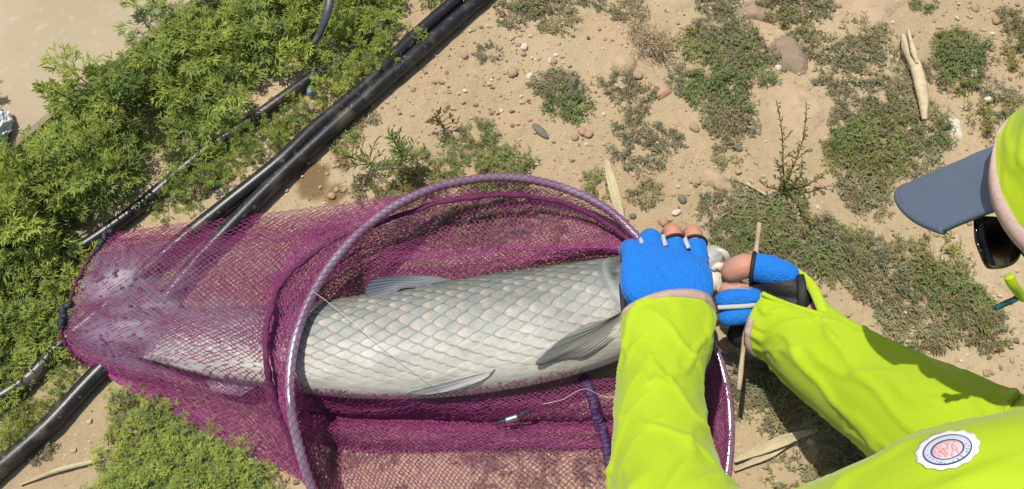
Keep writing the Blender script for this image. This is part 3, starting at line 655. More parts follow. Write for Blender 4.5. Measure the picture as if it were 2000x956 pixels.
# colour
tt = np.clip(TH, 0, math.pi) / math.pi
tt = np.where(TH > math.pi, np.clip(2 - TH / math.pi, 0, 1), tt)
stops = np.array([0, .10, .22, .36, .52, .70, .80, 1]); cols = np.array([(.075, .078, .064), (.10, .105, .09), (.14, .15, .134), (.20, .213, .192), (.30, .31, .28), (.39, .393, .35), (.47, .468, .405), (.50, .49, .42)])
c = np.stack([np.interp(tt, stops, cols[:, k]) for k in range(3)], -1)
pinkw = np.clip((x - .05) / .5, 0, 1) * np.clip(1.0 - (rim - .72) / .1, 0, 1) * sc * np.clip((tt - .12) / .25, 0, 1) * np.clip(rid * 1.9 - .2, 0, 1)
spk = .5 + .9 * vn(S * 900, TH * 110, 51)
c = c * (1 - .55 * pinkw[..., None]) + .55 * pinkw[..., None] * np.array([.56, .42, .32]) * spk[..., None]
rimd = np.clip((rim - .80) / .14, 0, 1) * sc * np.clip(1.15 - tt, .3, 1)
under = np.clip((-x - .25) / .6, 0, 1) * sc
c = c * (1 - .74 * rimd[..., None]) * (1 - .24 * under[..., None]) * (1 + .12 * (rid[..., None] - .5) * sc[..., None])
c = c * (1 + .30 * fbm(S * 22, TH * 3, 61, 4))[..., None] * np.clip(1 + .35 * (.55 - np.clip(fbm(S * 160, TH * 20, 66, 3) + .5, 0, 1)) * .5, .8, 1.2)[..., None]
head = np.clip((opx - S) / .01, 0, 1)
c = c * (1 - head[..., None] * .42 * (1 + 1.2 * fbm(S * 60, TH * 6, 71, 3))[..., None]); c = c * (1 - .35 * np.exp(-((S - opx) / .0022) ** 2))[..., None]
edge = np.exp(-((S - opx + .004) / .005) ** 2); c = c * (1 - .3 * edge[..., None]) + .3 * edge[..., None] * np.array([.36, .41, .40])
mouth = np.clip((.030 - S) / .02, 0, 1); c = c * (1 - .6 * mouth[..., None]) + .6 * mouth[..., None] * np.array([.50, .47, .40])
tl = np.clip((S - fl[-1] + .055) / .05, 0, 1)[..., None]; c = c * (1 - .75 * tl) + .75 * tl * np.array([.15, .15, .155])
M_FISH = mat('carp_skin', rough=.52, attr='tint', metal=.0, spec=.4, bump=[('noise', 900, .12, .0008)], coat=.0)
fish = empty('carp', (float(FC[300, 0]), float(FC[300, 1]), 0.0))
tag(fish, 'large silver grass carp lying on its side with its tail in the net', 'fish')
# snout ring closed by a mouth pocket folded inwards
pk = []
for k, (sc_, dep) in enumerate(((.80, .001), (.70, -.004), (.66, -.014), (.55, -.028), (.05, -.036))):
    rg = FV[0].mean(0) + (FV[0] - FV[0].mean(0)) * sc_ + Tt[0] * (-dep); pk.append(rg)
pk = np.array(pk[::-1]); FVa = np.concatenate([pk, FV]); ca = np.concatenate([np.tile(np.array([.20, .10, .08]), (4, NT, 1)), np.tile(np.array([.5, .45, .38]), (1, NT, 1)), c])
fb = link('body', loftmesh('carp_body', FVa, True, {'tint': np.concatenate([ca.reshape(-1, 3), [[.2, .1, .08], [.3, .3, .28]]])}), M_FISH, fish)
def fish_top(X, Y):
    """height of the upper flank over points, -1 off the fish"""
    X = np.asarray(X); Y = np.asarray(Y); sh = X.shape; P = np.stack([X.ravel(), Y.ravel()], 1)
    ids = np.arange(0, NF, 6); dd = ((P[:, None] - FC[ids, :2][None]) ** 2).sum(2); k = ids[dd.argmin(1)]
    q = np.sqrt(dd.min(1)) / (FD[k] * 1.02); z = np.where(q < 1, FC[k, 2] + FT[k] * np.sqrt(np.clip(1 - q ** 2, 0, 1)), -1)
    return z.reshape(sh)
# lips: two rolls round the mouth
M_LIP = mat('carp_lip', (.62, .57, .49), .4, noise=(90, (.48, .42, .36), .4, .65), spec=.5, ssub=.15)
M_LIPG = mat('carp_upper_lip', (.40, .41, .37), .4, noise=(120, (.25, .25, .22), .45, .7), spec=.5)
link('snout', loftmesh('snout', loft(np.array([(*W(1365, 515, .098), .024, .018), (*W(1388, 504, .099), .0170, .0135), (*W(1404, 501, .098), .0120, .0100), (*W(1415, 506, .096), .0075, .0065)]), 40, 30, caps='01')), M_LIPG, fish)
up_lip = spline([W(1398, 489, .107), W(1408, 491, .108), W(1417, 498, .106), W(1420, 508, .100), W(1416, 516, .096)], 40)
link('upper_lip', loftmesh('upper_lip', tubeV(up_lip, .0030 * np.sin(np.linspace(.4, 2.8, 40)) + .0012, 14)), M_LIP, fish)
M_MOUTH = mat('mouth_flesh', (.23, .12, .095), .35, spec=.6); link('mouth', loftmesh('mouth', loft(np.array([(*W(1392, 516, .096), .008, .008), (*W(1406, 515, .098), .0085, .007), (*W(1415, 514, .096), .004, .004)]), 20, 20, caps='01')), M_MOUTH, fish)
link('jaw', loftmesh('jaw', loft(np.array([(*W(1365, 552, .088), .020, .015), (*W(1386, 547, .094), .0175, .014), (*W(1402, 541, .097), .0140, .0115), (*W(1414, 536, .098), .0085, .008)]), 40, 30, caps='01')), M_LIP, fish)
lo_lip = spline([W(1391, 527, .110), W(1400, 521, .112), W(1411, 523, .111), W(1420, 532, .106), W(1418, 544, .100), W(1408, 553, .096)], 50)
link('lower_lip', loftmesh('lower_lip', tubeV(lo_lip, .0048 * np.sin(np.linspace(.35, 2.75, 50)) + .0012, 16)), M_LIP, fish)
# eye, on the flank of the head under the hand
ey = W(1345, 528, .122); me = loftmesh('eye', loft(np.array([(ey[0], ey[1], ey[2] - .008, .001, .001), (ey[0], ey[1], ey[2] - .004, .008, .008), (ey[0], ey[1], ey[2], .0075, .0075), (ey[0], ey[1], ey[2] + .003, .001, .001)]), 20, 24, up=(0, 1, 0)))
link('eye', me, mat('carp_eye', (.02, .018, .015), .1, spec=.8), fish)
# fins
def fan(name, root, outer, nray, m, z_lift=None, ridge=.0007, bow=.004, ns=26, taper=True, parent=None):
    root = spline(np.array(root, float), nray * 4 + 1); outer = spline(np.array(outer, float), nray * 4 + 1); n = nray * 4 + 1
    t = np.linspace(0, 1, ns)[:, None, None]; V = root[None] * (1 - t) + outer[None] * t
    N = nrm(np.cross(outer[n // 2] - root[n // 2], root[-1] - root[0])); N = N if N[2] > 0 else -N
    V = V + N * (bow * np.sin(t * math.pi))
    ph = np.arange(n) / 4 * 2 * math.pi; V = V + N * (ridge * np.cos(ph)[None, :, None] * np.sin(np.clip(t * 1.2 + .1, 0, 1) * math.pi * .8 + .3))
    tone = np.tile((np.cos(ph) * .5 + .5)[None], (ns, 1)); cc = np.stack([tone, np.tile(np.linspace(0, 1, ns)[:, None], (1, n)), np.tile(np.linspace(0, 1, n)[None], (ns, 1))], -1)
    me = fmesh(name, V.reshape(-1, 3), grid_faces(ns, n), True, {'ray': cc.reshape(-1, 3)})
    o = link(name, me, m, parent); md = o.modifiers.new('thickness', 'SOLIDIFY'); md.thickness = .0009; return o
def fin_mat(name, c0, c1, membr):
    m = mat(name, c0, .45, spec=.5, trans=.12); t = m.node_tree; N = t.nodes; L = t.links
    a = N.new('ShaderNodeAttribute'); a.attribute_name = 'ray'; sp = N.new('ShaderNodeSeparateColor'); L.new(a.outputs['Color'], sp.inputs[0])
    m1 = N.new('ShaderNodeMix'); m1.data_type = 'RGBA'; m1.inputs['A'].default_value = (*c0, 1); m1.inputs['B'].default_value = (*c1, 1); L.new(sp.outputs[1], m1.inputs['Factor'])
    m2 = N.new('ShaderNodeMix'); m2.data_type = 'RGBA'; m2.inputs['A'].default_value = (*membr, 1); L.new(m1.outputs['Result'], m2.inputs['B']); L.new(sp.outputs[0], m2.inputs['Factor'])
    L.new(m2.outputs['Result'], N['Principled BSDF'].inputs['Base Color']); return m
M_PEC = fin_mat('pectoral_fin', (.40, .39, .33), (.16, .17, .165), (.13, .135, .13)); M_PEL = fin_mat('pelvic_fin', (.56, .56, .50), (.46, .48, .46), (.38, .40, .39)); M_DOR = fin_mat('dorsal_fin', (.16, .172, .185), (.11, .125, .155), (.03, .038, .058)); M_TAIL = fin_mat('tail_fin', (.24, .24, .25), (.15, .15, .165), (.10, .10, .11))
def surf(px, py, lift):
    """point on the fish flank seen at a pixel, lifted off it"""
    z = .06
    for _ in range(8):
        p = W(px, py, z); zz = float(fish_top(np.array(p[0]), np.array(p[1]))); z = zz + lift if zz > 0 else z
    return W(px, py, max(z, .03))
bvF = BVHTree.FromPolygons([tuple(v) for v in FV[:, :230:3].reshape(-1, 3)], grid_faces(NF, FV[:, :230:3].shape[1]).tolist())
def zat(px, py, z): return W(px, py, z)
def onf(px, py, lift, fall=.06):
    p = W(px, py, 0); d = nrm(p - CAM); h = bvF.ray_cast(Vector(CAM), Vector(d))
    return W(px, py, fall) if h[0] is None else np.array(h[0]) - d * lift
fan('pectoral_fin', [zat(1218, 604, .128), zat(1217, 622, .120), zat(1212, 648, .108)], [zat(1150, 631, .134), zat(1096, 662, .132), zat(1050, 703, .122), zat(1050, 713, .118), zat(1080, 706, .114), zat(1110, 700, .112), zat(1141, 697, .110), zat(1170, 680, .108), zat(1195, 664, .107)], 17, M_PEC, bow=.005, parent=fish)
fan('pelvic_fin', [onf(967, 721, .001), onf(962, 727, .001), onf(955, 735, .001)], [onf(915, 733, .002), onf(870, 745, .002), onf(830, 756, .002), onf(798, 764, .003, .080), onf(797, 769, .003, .080), onf(830, 771, .003, .078), onf(870, 765, .003, .076), onf(900, 757, .002), onf(930, 748, .002)], 11, M_PEL, ridge=.0003, bow=.001, parent=fish)
fan('dorsal_fin', [zat(885, 549, .082), zat(850, 555, .090), zat(815, 565, .092)], [zat(800, 545, .076), zat(735, 545, .078), zat(714, 566, .084), zat(722, 582, .088), zat(770, 574, .092)], 12, M_DOR, bow=.004, parent=fish)
fan('pectoral_fin', [zat(1205, 690, .035), zat(1195, 702, .026)], [zat(1165, 712, .028), zat(1128, 737, .020), zat(1150, 738, .016), zat(1180, 722, .016)], 9, M_TAIL, parent=fish)
fan('anal_fin', [zat(520, 742, .05), zat(440, 722, .045)], [zat(470, 775, .03), zat(420, 765, .03), zat(400, 745, .03)], 9, M_PEL, parent=fish)
fan('tail_fin', [zat(352, 602, .047), zat(340, 654, .051), zat(352, 706, .046)], [zat(215, 492, .034), zat(185, 505, .034), zat(200, 560, .040), zat(215, 610, .042), zat(190, 645, .040), zat(152, 662, .034), zat(172, 690, .028)], 20, M_TAIL, bow=.001, ns=30, parent=fish)
# ------------------------------------------------------------------ landing net
M_NET = mat('purple_netting', (.31, .05, .185), .45, spec=.5)
M_NETD = mat('purple_seam', (.15, .014, .085), .8, noise=(300, (.07, .008, .045), .4, .6), bump=('noise', 700, .6, .001))
M_CORD = mat('dark_purple_cord', (.045, .012, .075), .6, noise=(500, (.10, .05, .14), .45, .7), bump=('noise', 900, .7, .001))
M_BLACKC = mat('navy_cord', (.018, .018, .035), .6, noise=(400, (.06, .06, .09), .5, .7), bump=('noise', 600, .7, .001))
M_HOOP = mat('purple_grey_hoop_metal', (.52, .46, .50), .25, metal=.7, noise=(18, (.36, .25, .34), .4, .65))
net = empty('landing_net', (float(W(975, 600, 0)[0]), float(W(975, 600, 0)[1]), 0)); tag(net, 'purple landing net with metal hoop wrapped round the carp', 'net')
HP = [(610, 956), (583, 870), (568, 795), (566, 735), (577, 662), (603, 590), (643, 522), (702, 455), (772, 402), (850, 367), (930, 350), (990, 347), (1060, 356), (1130, 379), (1190, 412), (1242, 461), (1300, 530), (1358, 605), (1396, 680), (1416, 745), (1425, 810), (1424, 875), (1415, 940), (1388, 1015), (1328, 1095), (1230, 1155), (1100, 1190), (970, 1195), (840, 1175), (735, 1125), (655, 1045)]
def hz(px, py):
    f = min(1, max(0, (1420 - px) / 850)); z = .012 + .104 * f ** 1.15
    if py > 800: z *= max(.12, 1 - (py - 800) / 420)
    return z
H3 = np.array([W(x, y, hz(x, y)) for x, y in HP]); NH = 420; HC = spline(H3, NH, True); HC2 = np.concatenate([HC, HC[:1]])
hoop_r = .0054
Vh = tubeV(HC2, hoop_r, 20); hoop = link('hoop', loftmesh('hoop', Vh, False), M_HOOP, net)
# net lashed round the tube: crossing helices
T, Sx, Nx = frames(HC2, (.13, .21, 1)); arc = np.concatenate([[0], np.cumsum(np.linalg.norm(np.diff(HC2, axis=0), axis=1))])
segs = []
ua = np.linspace(0, arc[-1], 2600); Cx = np.stack([np.interp(ua, arc, HC2[:, k]) for k in range(3)], 1); Sx2 = np.stack([np.interp(ua, arc, Sx[:, k]) for k in range(3)], 1); Nx2 = np.stack([np.interp(ua, arc, Nx[:, k]) for k in range(3)], 1)
for sg in (1, -1):
    for k in range(4):
        ph = sg * ua / .040 * 2 * math.pi + k * math.pi / 2
        q = Cx + (hoop_r + .0004) * (Sx2 * np.cos(ph)[:, None] + Nx2 * np.sin(ph)[:, None]); segs.append(np.stack([q[:-1], q[1:]], 1))
V, F = smalltubes(np.concatenate(segs), .00032, 3); link('hoop_lashing', fmesh('hoop_lashing', V, F), M_NET, hoop)

def sheet(rows, nu, nv):
    """control rows of (px,py,z) points -> smooth (nu,nv,3) surface in the place"""
    R = np.array([spline(np.array(r, float), nv) for r in rows]); m = len(rows)
    A = spline(R.reshape(m, -1), nu).reshape(nu, nv, 3)
    d = _f + ((A[..., 0:1] - 1000) / 1000 * KT) * _r + ((478 - A[..., 1:2]) / 1000 * KT) * _u
    t = (A[..., 2] - CAM[2]) / d[..., 2]; return CAM + d * t[..., None]
STR = .00042
def netting(name, P, r=STR, jitter=.0006, film=None, seed=1):
    """diamond mesh over a surface sampled on its knots"""
    g = np.random.default_rng(seed); P = P + g.normal(size=P.shape) * jitter
    n, m, _ = P.shape
    # knots sit on a checkerboard: strands run diagonally from knot to knot
    I, J = np.meshgrid(np.arange(n - 1), np.arange(m - 1), indexing='ij'); ev = (I + J) % 2 == 0
    A = np.where(ev[..., None], P[:-1, :-1], P[:-1, 1:]); B = np.where(ev[..., None], P[1:, 1:], P[1:, :-1])
    segs = np.stack([A.reshape(-1, 3), B.reshape(-1, 3)], 1)
    V, F = smalltubes(segs, r, 3); o = link(name, fmesh(name, V, F), M_NET, net); o['kind'] = 'stuff'; return o
def on_fish(P, gap=.004, foff=None):
    z = fish_top(P[..., 0], P[..., 1]); z = np.where(z > 0, z + gap, -1); Q = P.copy(); Q[..., 2] = np.maximum(Q[..., 2], z); return Q
def smooth(P, k):
    P = P.copy()
    for _ in range(k):
        P[1:-1, 1:-1, 2] = .5 * P[1:-1, 1:-1, 2] + .125 * (P[:-2, 1:-1, 2] + P[2:, 1:-1, 2] + P[1:-1, :-2, 2] + P[1:-1, 2:, 2])
    return P
# 1 upper wall of the bag, from the hoop back to the closed end
R0 = [(835, 372), (768, 405), (702, 455), (643, 522), (603, 590), (577, 662), (566, 735), (568, 795), (583, 870), (610, 956), (655, 1045)]
R0 = [(x, y, hz(x, y) - .004) for x, y in R0]
R1 = [(700, 395, .03), (665, 430, .05), (615, 470, .07), (565, 535, .088), (540, 600, .098), (535, 660, .10), (538, 715, .095), (548, 775, .085), (565, 840, .06), (590, 905, .035), (620, 985, .012)]
R2 = [(590, 408, .018), (575, 450, .035), (545, 500, .055), (522, 555, .075), (512, 610, .09), (508, 655, .095), (512, 705, .088), (522, 760, .062), (540, 820, .04), (562, 880, .022), (585, 940, .008)]
R3 = [(420, 430, .015), (408, 465, .03), (395, 505, .042), (385, 555, .055), (378, 605, .068), (375, 645, .07), (378, 690, .062), (390, 730, .045), (412, 780, .03), (432, 830, .016), (450, 875, .006)]
R4 = [(290, 446, .022), (278, 475, .042), (265, 510, .055), (252, 555, .062), (243, 600, .065), (240, 635, .064), (245, 675, .056), (258, 708, .042), (275, 738, .028), (290, 765, .014), (302, 790, .006)]
R5 = [(212, 456, .030), (190, 480, .045), (170, 515, .055), (152, 550, .06), (136, 585, .06), (126, 618, .058), (124, 650, .050), (134, 676, .038), (152, 698, .026), (172, 714, .012), (185, 722, .006)]
BN = (104, 106)
B = sheet([R0, R1, R2, R3, R4, R5], *BN)
uu = np.linspace(0, 1, BN[0])[:, None]; vv = np.linspace(0, 1, BN[1])[None]
fold = .006 * np.sin(vv * 34 + 2.2 * np.sin(uu * 4) + 1.5 * fbm(uu * 4, vv * 3, 71, 2)) * np.clip(np.minimum(uu * 5, (1 - uu) * 2.2), 0, 1) + .004 * fbm(uu * 7, vv * 22, 72, 3) * np.clip((1 - uu) * 4, 0, 1) * np.clip(uu * 8, 0, 1)
B[..., 2] += fold * np.clip(4 * vv, 0.15, 1) * np.clip((1 - vv) * 5, .15, 1)
B = smooth(on_fish(B, .006), 3); B[..., 2] = np.maximum(B[..., 2], gh(B[..., 0], B[..., 1]) + .003)
netting('netting', B, seed=2)
B2 = B[::1].copy(); B2[..., 2] = B2[..., 2] - .006 - .006 * (fbm(uu * 9, vv * 16, 75, 2) + .5); B2[..., 1] += .004 * fbm(uu * 6, vv * 14, 76, 2); B2[..., 2] = np.maximum(B2[..., 2], gh(B2[..., 0], B2[..., 1]) + .003); netting('netting', on_fish(B2[:, 4:-2], .003), seed=21)
# wet film in the meshes of the closed end
M_FILM = bpy.data.materials.new('water_film'); M_FILM.use_nodes = True; t_ = M_FILM.node_tree; bs = t_.nodes['Principled BSDF']
bs.inputs['Base Color'].default_value = (.27, .25, .32, 1); bs.inputs['Roughness'].default_value = .45; bs.inputs['Alpha'].default_value = .36; bs.inputs['Specular IOR Level'].default_value = .8  # lavender base colour paints in the dull sky reflected by the film
_a = t_.nodes.new('ShaderNodeAttribute'); _a.attribute_name = 'wet'; _m = t_.nodes.new('ShaderNodeMath'); _m.operation = 'MULTIPLY'; _m.inputs[1].default_value = .40; t_.links.new(_a.outputs['Fac'], _m.inputs[0]); t_.links.new(_m.outputs[0], bs.inputs['Alpha'])
n, m = BN; I, J = np.meshgrid(np.arange(0, n - 2), np.arange(1, m - 1), indexing='ij'); ok = (I + J) % 2 == 1
wt = np.clip((I / n - .42) / .36, 0, 1) * np.clip((J / m - .08) / .12, 0, 1) * np.clip((.82 - J / m) / .12, 0, 1)
ok &= (wt > .02) & (RNG.uniform(size=ok.shape) < np.clip(1.05 + .8 * fbm(I * .16, J * .16, 95, 2), .3, .96))
wet = np.zeros(BN); wet[:-2, 1:-1] = wt; wet *= np.clip(.8 + 1.3 * fbm(np.arange(BN[0])[:, None] * .09, np.arange(BN[1])[None] * .09, 97, 3), .15, 1.2)
i, j = I[ok], J[ok]; idx = lambda a, c: a * m + c
Ff = np.stack([idx(i, j), idx(i + 1, j - 1), idx(i + 2, j), idx(i + 1, j + 1)], 1)
film = link('water_film', fmesh('water_film', B.reshape(-1, 3), Ff, True, {'wet': wet.ravel()}), M_FILM, net); film['kind'] = 'stuff'
# 2 under wall: on the ground below bag and hoop
G0 = [(1225, 450), (1300, 545), (1385, 700), (1400, 840), (1340, 1040), (1200, 1130)]
def flat(rows, nu, nv, dz=.004, amp=.004, seed=80, zz=0.0):
    P = sheet([[(x, y, zz) for x, y in r] for r in rows], nu, nv); P[..., 2] = gh(P[..., 0], P[..., 1]) + dz + amp * np.maximum(fbm(P[..., 0] * 30, P[..., 1] * 30, seed, 3), 0); return P
P = flat([[(840, 380), (700, 470), (610, 600), (575, 720), (585, 860), (650, 1040)], [(590, 415), (560, 500), (530, 600), (520, 700), (545, 820), (590, 940)], [(400, 438), (390, 510), (380, 600), (378, 690), (410, 790), (445, 870)], [(215, 462), (175, 520), (140, 590), (130, 650), (160, 705), (190, 722)]], 88, 92, .012)
netting('netting', P, seed=3)
P = flat([[(860, 385), (1000, 365), (1130, 395), (1235, 480)], [(720, 450), (900, 440), (1080, 440), (1250, 500)], [(640, 520), (820, 500), (1050, 490), (1270, 530)], [(600, 610), (800, 580), (1050, 560), (1300, 570)]], 38, 116, .006)
netting('netting', P, seed=4)
P = flat([[(590, 770), (800, 800), (1050, 800), (1350, 760)], [(585, 850), (800, 860), (1050, 860), (1395, 850)], [(625, 970), (820, 960), (1060, 960), (1390, 950)], [(720, 1110), (880, 1140), (1100, 1150), (1320, 1080)]], 60, 140, .012, .003)
netting('netting', P, .00052, seed=5)
# 3 far wall: hangs from the hoop, runs over the ground and rises in a fold along the back of the fish
top = [(643, 522), (702, 455), (772, 402), (850, 367), (930, 350), (990, 347), (1060, 356), (1130, 379), (1190, 412), (1242, 461)]
a0 = [(x, y, hz(x, y) - .004) for x, y in top]
a1 = [(640, 530, .07), (705, 475, .055), (775, 430, .04), (850, 400, .03), (930, 388, .024), (995, 385, .02), (1065, 392, .017), (1130, 412, .014), (1185, 440, .012), (1235, 480, .010)]
a2 = [(640, 532, .05), (705, 490, .03), (780, 468, .018), (855, 455, .014), (930, 448, .013), (1000, 448, .012), (1070, 452, .012), (1130, 462, .012), (1180, 474, .012), (1235, 492, .012)]
a3 = [(625, 545, .05), (700, 497, .055), (780, 487, .052), (855, 484, .048), (930, 480, .048), (1000, 478, .046), (1070, 478, .042), (1130, 480, .036), (1180, 484, .03), (1235, 495, .02)]
a4 = [(618, 562, .06), (700, 525, .060), (780, 515, .058), (855, 512, .055), (930, 508, .052), (1000, 500, .050), (1070, 495, .045), (1130, 490, .04), (1180, 488, .033), (1235, 498, .022)]
a5 = [(615, 590, .03), (700, 570, .035), (780, 552, .04), (855, 546, .042), (930, 536, .04), (1000, 524, .036), (1070, 512, .03), (1130, 504, .026), (1180, 498, .022), (1235, 505, .015)]
P = sheet([a0, a1, a2, a3, a4, a5], 52, 124); uu = np.linspace(0, 1, 52)[:, None]; vv = np.linspace(0, 1, 124)[None]
P[..., 2] += .003 * np.sin(uu * 20 + 3 * fbm(vv * 5, uu * 2, 5, 2)) * np.clip(uu * 4, 0, 1); P[..., 2] = np.maximum(P[..., 2], gh(P[..., 0], P[..., 1]) + .003)
netting('netting', P, seed=6)
Pb = sheet([a3, a4, a5], 28, 124); Pb[..., 2] -= .010; Pb[..., 2] += .004 * np.sin(np.linspace(0, 1, 28)[:, None] * 16 + np.linspace(0, 1, 124)[None] * 9); netting('netting', Pb, seed=16)
# selvage band just inside the hoop, then along the join over the bag
sv = [(1238, 478, .018), (1185, 438, .022), (1130, 408, .03), (1065, 388, .04), (995, 381, .05), (930, 384, .058), (850, 398, .062), (775, 424, .066), (712, 446, .075), (655, 468, .085), (605, 500, .09), (560, 540, .098), (538, 575, .105), (525, 620, .113), (519, 660, .114), (521, 710, .108), (531, 760, .085), (548, 815, .062), (572, 875, .042), (605, 940, .02), (640, 1000, .008)]
C = spline(np.array([W(*q) for q in sv]), 260); C = C + .0018 * np.stack([fbm(np.arange(260) * .35, np.full(260, k), 30 + k, 2) for k in range(3)], 1)
rr = .0034 + .0005 * np.sin(np.arange(260) * .9) * (np.arange(260) > 120) + .0022 * np.maximum(fbm(np.arange(260) * .21, np.zeros(260), 9, 2), 0)
V = tubeV(C, rr, 12); cc = V.mean(1, keepdims=True); V = cc + (V - cc) * np.array([1, 1, .7]); link('seam_band', loftmesh('seam_band', V), M_NETD, net)
# 4 near wall: climbs over the belly, two rolled folds, then flat to the hoop
xs = (572, 640, 710, 790, 870, 960, 1050, 1130, 1210, 1300, 1370)
def row(ys, zs): return [(x, np.interp(x, (572, 700, 790, 960, 1130, 1370), ys), np.interp(x, (572, 790, 1000, 1200, 1370), zs)) for x in xs]
b0 = row((728, 745, 764, 756, 740, 735), (.088, .078, .060, .045, .030)); b1 = row((748, 765, 780, 772, 760, 750), (.080, .075, .062, .050, .034)); b2 = row((775, 790, 797, 792, 785, 775), (.055, .050, .052, .048, .034)); b3 = row((797, 808, 812, 815, 812, 805), (.030, .026, .028, .028, .02)); b4 = row((806, 818, 823, 826, 825, 820), (.012, .010, .010, .010, .010)); b5 = row((818, 832, 836, 838, 838, 835), (.030, .030, .026, .024, .018)); b6 = row((838, 855, 858, 858, 858, 852), (.034, .032, .026, .022, .018)); b7 = row((860, 880, 882, 878, 876, 872), (.014, .012, .012, .012, .010))
P = sheet([b0, b1, b2, b3, b4, b5, b6, b7], 46, 144); uu = np.linspace(0, 1, 46)[:, None]; vv = np.linspace(0, 1, 144)[None]
P[..., 2] += .0035 * np.sin(uu * 20 + 4 * fbm(vv * 6, uu * 2, 15, 2)) * np.clip(uu * 6, 0, 1); netting('netting', on_fish(P, .003), seed=7)
for dz, sd in ((-.010, 8),):
    Q = sheet([b1, b2, b3, b4, b5, b6, b7], 42, 140); Q[..., 2] = np.maximum(Q[..., 2] + dz + .004 * np.sin(np.linspace(0, 1, 42)[:, None] * 13 + sd + 5 * np.linspace(0, 1, 140)[None]), gh(Q[..., 0], Q[..., 1]) + .003); netting('netting', Q, seed=sd)
# 5 right wall, gathered under the forearm
c0 = [(1300, 530), (1358, 605), (1396, 680), (1416, 745), (1425, 810), (1424, 875), (1415, 940), (1388, 1015)]
w0 = [(x, y, .018) for x, y in c0]; w1 = [(x - 22, y + 4, .030) for x, y in c0]; w2 = [(x - 45, y + 8, .014) for x, y in c0]; w3 = [(x - 72, y + 12, .032) for x, y in c0]; w4 = [(x - 110, y + 16, .012) for x, y in c0]; w5 = [(x - 160, y + 20, .008) for x, y in c0]
for dz, sd in ((0, 11), (-.005, 12)):
    P = sheet([w0, w1, w2, w3, w4, w5], 44, 92); P[..., 2] += dz + .003 * np.sin(np.linspace(0, 1, 92)[None] * 30 + 6 * np.linspace(0, 1, 44)[:, None]); P[..., 2] = np.maximum(P[..., 2], gh(P[..., 0], P[..., 1]) + .003); netting('netting', P, seed=sd)
# outside skirt of the hoop on the near left
P = sheet([[(566, 735, .12), (568, 795, .10), (583, 870, .08), (610, 956, .05), (655, 1045, .03)], [(582, 745, .10), (588, 800, .085), (606, 870, .06), (640, 950, .035), (690, 1030, .02)], [(592, 750, .08), (602, 805, .06), (625, 870, .03), (665, 945, .012), (715, 1020, .008)]], 14, 60); netting('netting', P, seed=13)
# cords and fittings
def cord(name, pts, r, m, flatz=.6, wob=.0012, par=net, n=80):
    C = spline(np.array([W(*q) for q in pts]), n); C = C + wob * np.stack([fbm(np.arange(n) * .3, np.full(n, k), 130 + k, 2) for k in range(3)], 1)
    V = tubeV(C, r * (1 + .12 * np.sin(np.arange(n) * 1.3)), 12); cc = V.mean(1, keepdims=True); return link(name, loftmesh(name, cc + (V - cc) * np.array([1, 1, flatz])), m, par)
cord('draw_cord', [(1138, 738, .045), (1148, 752, .055), (1158, 785, .052), (1166, 815, .040), (1172, 838, .030)], .0058, M_CORD)
cord('draw_cord', [(1175, 826, .036), (1182, 860, .030), (1188, 905, .022), (1193, 960, .014), (1196, 1010, .010)], .0050, M_CORD)
cord('end_cord', [(222, 448, .034), (208, 460, .042), (196, 476, .048), (186, 490, .050)], .0036, M_BLACKC, .9, .004, n=40)
cord('end_cord', [(140, 590, .064), (126, 606, .064), (122, 622, .062), (120, 638, .056)], .0042, M_BLACKC, .9, .004, n=40)
cord('end_cord', [(186, 490, .052), (165, 520, .060), (148, 555, .065), (136, 590, .065)], .0020, M_NETD, .9, .002)
cord('end_cord', [(120, 638, .054), (126, 668, .042), (144, 694, .030), (168, 714, .016)], .0022, M_NETD, .9, .002)
M_STEEL = mat('brushed_steel', (.34, .34, .35), .38, metal=.9, noise=(200, (.22, .22, .22), .45, .7))
C = spline(np.array([W(987, 822, .047), W(1012, 814, .050)]), 12); rr = np.full(12, .0046); rr[0] = rr[-1] = .0038
fe = link('ferrule', loftmesh('ferrule', tubeV(C, rr, 24)), M_STEEL, net)
cord('ferrule_cord', [(968, 828, .040), (978, 825, .045), (990, 821, .047)], .0022, M_BLACKC, .9, .0005, n=20, par=fe)
cord('ferrule_cord', [(1010, 814, .050), (1022, 808, .052), (1035, 803, .050)], .0022, M_BLACKC, .9, .0005, n=20, par=fe)
# loose fishing line across the flank
M_LINE = mat('clear_fishing_line', (.55, .57, .56), .25, spec=.8)
ln = [(612, 570, .118), (650, 598, .122), (700, 640, .132), (760, 690, .130), (820, 735, .118), (852, 760, .100)]
C = spline(np.array([W(*q) for q in ln]), 60); zt = fish_top(C[:, 0], C[:, 1]); C[:, 2] = np.maximum(C[:, 2], np.where(zt > 0, zt + .003, -1))
tag(tube('fishing_line', C, .00028, M_LINE, None, 5), 'thin clear fishing line lying across the flank of the carp', 'line')
ln = [(1060, 790, .060), (1100, 780, .062), (1140, 760, .062), (1180, 775, .060), (1230, 778, .058)]
tag(tube('fishing_line', spline(np.array([W(*q) for q in ln]), 50), .00028, M_LINE, None, 5), 'short bright end of fishing line on the netting beside the dark cord', 'line')
